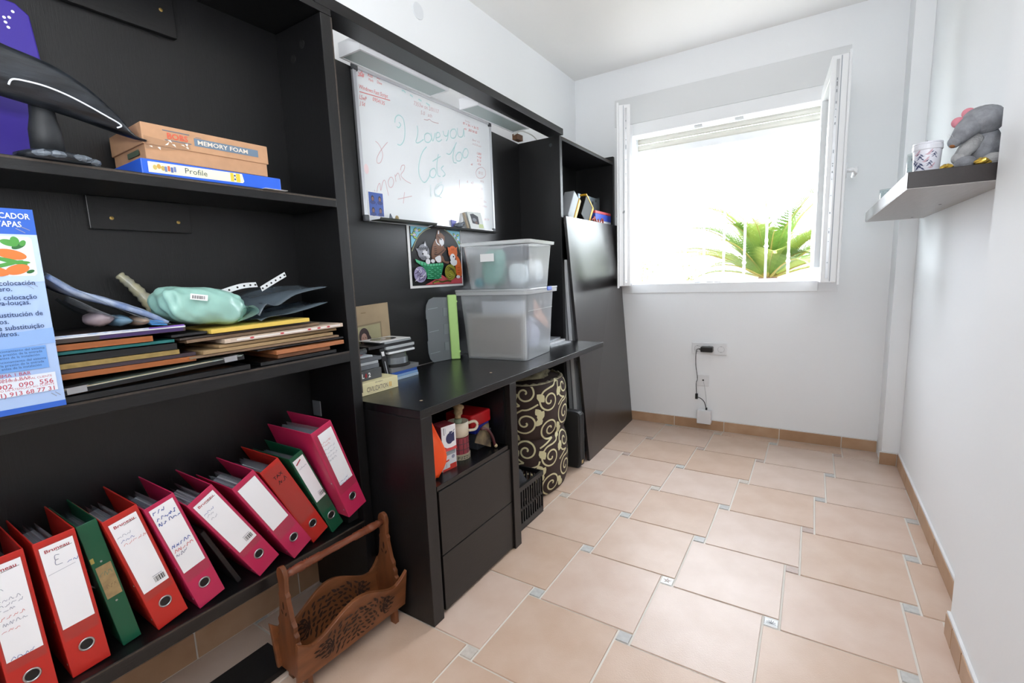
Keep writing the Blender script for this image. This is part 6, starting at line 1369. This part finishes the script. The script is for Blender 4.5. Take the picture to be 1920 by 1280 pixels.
# ------------------------------------------------------------------ floating shelf in the right-hand niche
LT_, SX, SY0, SY1, SZ = .048, .2235, 1.838, 3.17, 1.4125
t = thing('floating_shelf', 'dark floating shelf with a pale underside in the niche of the right wall', 'shelf', (.34, 2.5, SZ-LT_))
DKS = mat('shelf_dark_veneer', '#231a1a', .35, noise=.3, nscale=10, stretch=(14, 1.5, 14))
MB().box(SX, XN-.0006, SY0, SY1, SZ-LT_+.001, SZ).build('slab', DKS, t, bevel=.0012)
MB().box(SX-.0008, SX+.001, SY0+.002, SY1, SZ-LT_+.002, SZ-.001).build('long_edge', mat('shelf_edge_lit', '#676260', .35, noise=.15, nscale=10), t)  # edge painted paler than the slab, as if lit from the window
MB().box(SX, XN-.001, SY0+.001, SY1, SZ-LT_-.0008, SZ-LT_+.001).build('underside', mat('shelf_underside', '#a6a3a2', .4, noise=.12, nscale=8, stretch=(10, 1, 10)), t)
for y in (2.45, 3.06):
    mb = MB(); mb.lathe([(0, -.0014), (.004, -.001), (.0055, 0)], (.40, y, SZ-LT_-.0008), 10, cap=False); mb.build('screw_cover', mat('cover_dark', '#3d342e', .6), t)
t = thing('sewing_jar', 'white lidded cup with dark blue leaf sprays at the near corner of the shelf', 'cup', (.275, 1.90, SZ))
c = (.272, 1.905, 0); mb = MB(); mb.lathe([(0, SZ), (.029, SZ), (.0305, SZ+.003), (.0335, SZ+.066), (.0335, SZ+.068)], c, 32, cap=False); mb.build('cup', mat('cup_white', '#dfe0ea', .3), t, smooth=True)
mb = MB(); mb.lathe([(.0345, SZ+.064), (.0355, SZ+.066), (.0355, SZ+.078), (.034, SZ+.080), (.035, SZ+.082), (.0345, SZ+.086), (0, SZ+.086)], c, 32, cap=False); mb.build('lid', mat('lid_white', '#d8dae2', .35), t)
mb = MB()
def cup_pt(a, h, off=.0006): r = .0305+.003*h/.066+off; return Vector((c[0]+r*math.cos(a), c[1]+r*math.sin(a), SZ+h))
def cleaf(a, h, l, w, r):
    q = []
    for u, v in ((-.5, 0), (0, .5), (.5, 0), (0, -.5)):
        du, dv = u*l*math.cos(r)-v*w*math.sin(r), u*l*math.sin(r)+v*w*math.cos(r); q.append(cup_pt(a+du/.032, h+dv))
    mb.face(q)
for a0, h0, sc in ((-2.25, .018, 1.1), (-2.2, .044, .8), (-1.5, .024, .7), (-2.75, .030, .8), (-1.2, .048, .6)):
    for k in range(6): cleaf(a0+(k-2.5)*.10*sc, h0+.006*abs(k-2.5)*(-1)**k*.5, .016*sc, .004*sc, .7 if k < 3 else 2.4)
    cleaf(a0, h0, .03*sc, .002, .1)
mb.build('leaf_print', mat('leaf_indigo', '#3b4468', .5), t, kind='stuff')
mb = MB()
for a0, h0 in ((-1.85, .03), (-1.65, .05), (-2.5, .052), (-1.4, .012)):
    for k in range(3): cleaf(a0+k*.1, h0+k*.004, .014, .005, .5*k)
mb.build('pink_print', mat('leaf_pink', '#c9a9b5', .5), t, kind='stuff')
mb = MB(); mb.tube([(.272, 1.905, SZ+.0865), (.270, 1.905, SZ+.093)], .0016, 6); mb.build('wick', mat('wick_dark', '#4a4038', .8), t)
JAR = glassy('jar_glass', '#eef3f4', .10, .03)
def glass(nm, lb, x, y, r, h, inner):
    t = thing(nm, lb, 'glass', (x, y, SZ)); mb = MB(); mb.lathe([(0, SZ), (r*.9, SZ), (r, SZ+.004), (r, SZ+h), (r-.002, SZ+h), (r-.003, SZ+.008), (0, SZ+.008)], (x, y, 0), 28, cap=False); mb.build('bowl', JAR, t, smooth=True)
    mb = MB(); rng = random.Random(int(y*10))
    for k in range(7): mb.ball((x+rng.uniform(-.5, .5)*r, y+rng.uniform(-.5, .5)*r, SZ+.013+.008*k*h/.08), (.006, .009, .005), 8, 5, wob=.1, seed=k)
    mb.build('contents', mat(nm+'_contents', inner, .5), t, kind='stuff')
glass('glass_tumbler', 'plain glass tumbler half hidden behind the leaf-patterned cup', .262, 1.995, .026, .075, '#3f4550')
glass('glass_jar', 'small glass jar alone at the far end of the shelf', .285, 2.90, .034, .078, '#8f9597')
# plush mouse
def plush():
    t = thing('plush_mouse', 'grey plush mouse with pink ears leaning forward on the shelf, cut off by the wall', 'plush toy', (.40, 2.02, SZ))
    GF = mat('grey_plush', '#9a9ca2', .95, noise=.3, nscale=60, bump=1, bscale=260); LG = mat('pale_plush', '#b3b3b4', .95, noise=.2, nscale=60, bump=1, bscale=260); PK = mat('plush_pink', '#d98a98', .8)
    mb = MB(); mb.ball((.412, 2.02, SZ+.072), (.044, .062, .066), 22, 16, wob=.03, seed=1); mb.build('body', GF, t, smooth=True, sub=1)
    mb = MB(); mb.ball((.404, 1.985, SZ+.143), (.050, .048, .042), 22, 16, wob=.03, seed=2); mb.tube([(.388, 1.98, SZ+.14), (.362, 1.962, SZ+.118), (.340, 1.950, SZ+.088)], [.036, .028, .017], 14); mb.ball((.338, 1.949, SZ+.086), .0165, 12, 8); mb.build('head', GF, t, smooth=True)
    mb = MB(); mb.ball((.334, 1.944, SZ+.076), (.008, .008, .007), 10, 8); mb.build('nose', mat('plush_nose', '#9a6238', .7), t, smooth=True)
    for x, y, z in ((.349, 1.985, SZ+.148), (.372, 1.995, SZ+.172)):
        mb = MB(); mb.ball((x, y, z), (.0165, .010, .0155), 14, 10); mb.build('ear', PK, t, smooth=True)
    mb = MB(); mb.tube([(.392, 1.985, SZ+.09), (.368, 1.965, SZ+.062), (.353, 1.955, SZ+.040)], [.026, .021, .016], 12); mb.ball((.352, 1.955, SZ+.038), .018, 12, 9); mb.build('arm', LG, t, smooth=True)
    for x, y in ((.366, 1.95), (.425, 1.945)):
        mb = MB(); mb.ball((x, y, SZ+.0215), (.026, .032, .021), 14, 10, wob=.04); mb.build('foot', LG if x > .4 else GF, t, smooth=True)
    mb = MB()
    for k in range(6): mb.tube([(.338, 1.947, SZ+.088), (.328-.006*(k % 2), 1.93+.007*k, SZ+.104+.004*(k % 3))], .0003, 4)
    mb.build('whiskers', mat('whisker_white', '#e0e0e0', .5), t, kind='stuff')
plush()
GOLD = mat('gold_foil', '#c9a648', .25, metal=.8)
for k, (x, y, lb) in enumerate(((.322, 1.935, 'gold foil sweet on the shelf between the cup and the plush mouse'), (.392, 1.895, 'gold foil sweet at the feet of the plush mouse'))):
    mb = MB(); mb.ball((x, y, SZ+.0125), (.016, .013, .012), 10, 7, wob=.3, seed=k+3); one(mb, 'foil_sweet', GOLD, lb, 'sweet', 'gold sweets on the floating shelf')

# ------------------------------------------------------------------ sockets on the wall under the window
SWH = mat('socket_white', '#e3e4e6', .35)
t = thing('wall_socket', 'white three-gang socket plate below the window, with a black adapter plugged in', 'socket', (-.59, YB, .55))
YF = YB-.0005
MB().box(-.705, -.475, YF-.010, YF, .549, .631).build('plate', SWH, t, bevel=.003)
for x in (-.667, -.590, -.513):
    mb = MB(); mb.lathe([(.0225, -.0102), (.0225, -.0112), (.020, -.0112), (.019, -.0065), (0, -.0065)], (x, YF, .590), 26, axis='y', cap=False); s_ = mb.build('well', mat('socket_well', '#c3c5c8', .4), t)
    mb = MB()
    for dx in (-.0095, .0095): mb.lathe([(.0025, -.0068), (0, -.0068)], (x+dx, YF, .590), 8, axis='y', cap=False)
    mb.lathe([(.003, -.0068), (0, -.0068)], (x, YF, .578), 8, axis='y', cap=False); mb.build('pin_holes', BLACK, s_, kind='stuff')
    for zz in (.610, .570): MB().box(x-.003, x+.003, YF-.0115, YF-.009, zz-.003, zz+.003).build('earth_clip', SILVER, s_)
t = thing('power_adapter', 'black plug-in power adapter in the white socket plate below the window', 'adapter', (-.605, YB-.03, .57))
MB().box(-.640, -.560, YF-.062, YF-.012, .573, .610).build('body', mat('adapter_black', '#101012', .35), t, bevel=.006)
mb = MB(); mb.tube([(-.640, YF-.045, .592), (-.654, YF-.045, .592)], [.005, .003], 8); mb.build('strain_relief', BLACK, t)
cab = [(-.654, YF-.045, .592), (-.667, YF-.035, .585), (-.676, YF-.020, .54), (-.676, YF-.015, .47), (-.670, YF-.012, .42), (-.664, YF-.012, .37), (-.672, YF-.012, .335), (-.668, YF-.014, .26)]
mb = MB(); mb.tube(sp(cab), .0022, 6); mb.build('cable', BLACK, t, smooth=True)
mb = MB(); mb.box(-.676, -.658, YF-.022, YF-.008, .222, .262); mb.build('cable_tie', BLACK, t, bevel=.003)
mb = MB(); mb.tube(sp([(-.660, YF-.014, .236), (-.635, YF-.018, .228), (-.612, YF-.022, .205), (-.598, YF-.026, .158)]), .0025, 6); mb.box(-.603, -.592, YF-.031, YF-.020, .1515, .168); mb.build('lower_cable', BLACK, t)
t = thing('phone_socket', 'small white phone socket plate with a dark jack, under the three-gang plate', 'socket', (-.627, YB, .318))
MB().box(-.668, -.587, YF-.009, YF, .318, .400).build('plate', SWH, t, bevel=.003)
MB().box(-.632, -.620, YF-.0098, YF-.008, .357, .368).build('jack', mat('jack_dark', '#3a3a3c', .5), t)
mb = MB(); mb.tube(sp([(-.622, YF-.011, .352), (-.612, YF-.012, .30), (-.602, YF-.016, .23), (-.600, YF-.022, .157)]), .0012, 5)
one(mb, 'phone_lead', mat('lead_grey', '#a9abb0', .5), 'thin pale lead from the phone socket down to the white box', 'cable', smooth=True)
t = thing('junction_box', 'white cube-shaped box on the wall just above the skirting, cables entering on top', 'box', (-.608, YB-.03, .055))
MB().box(-.656, -.562, YF-.060, YF-.012, .055, .1515).build('housing', SWH, t, bevel=.004)
MB().box(-.62, -.57, YF-.012, YF-.0, .084, .14).build('back_plate', SWH, t)
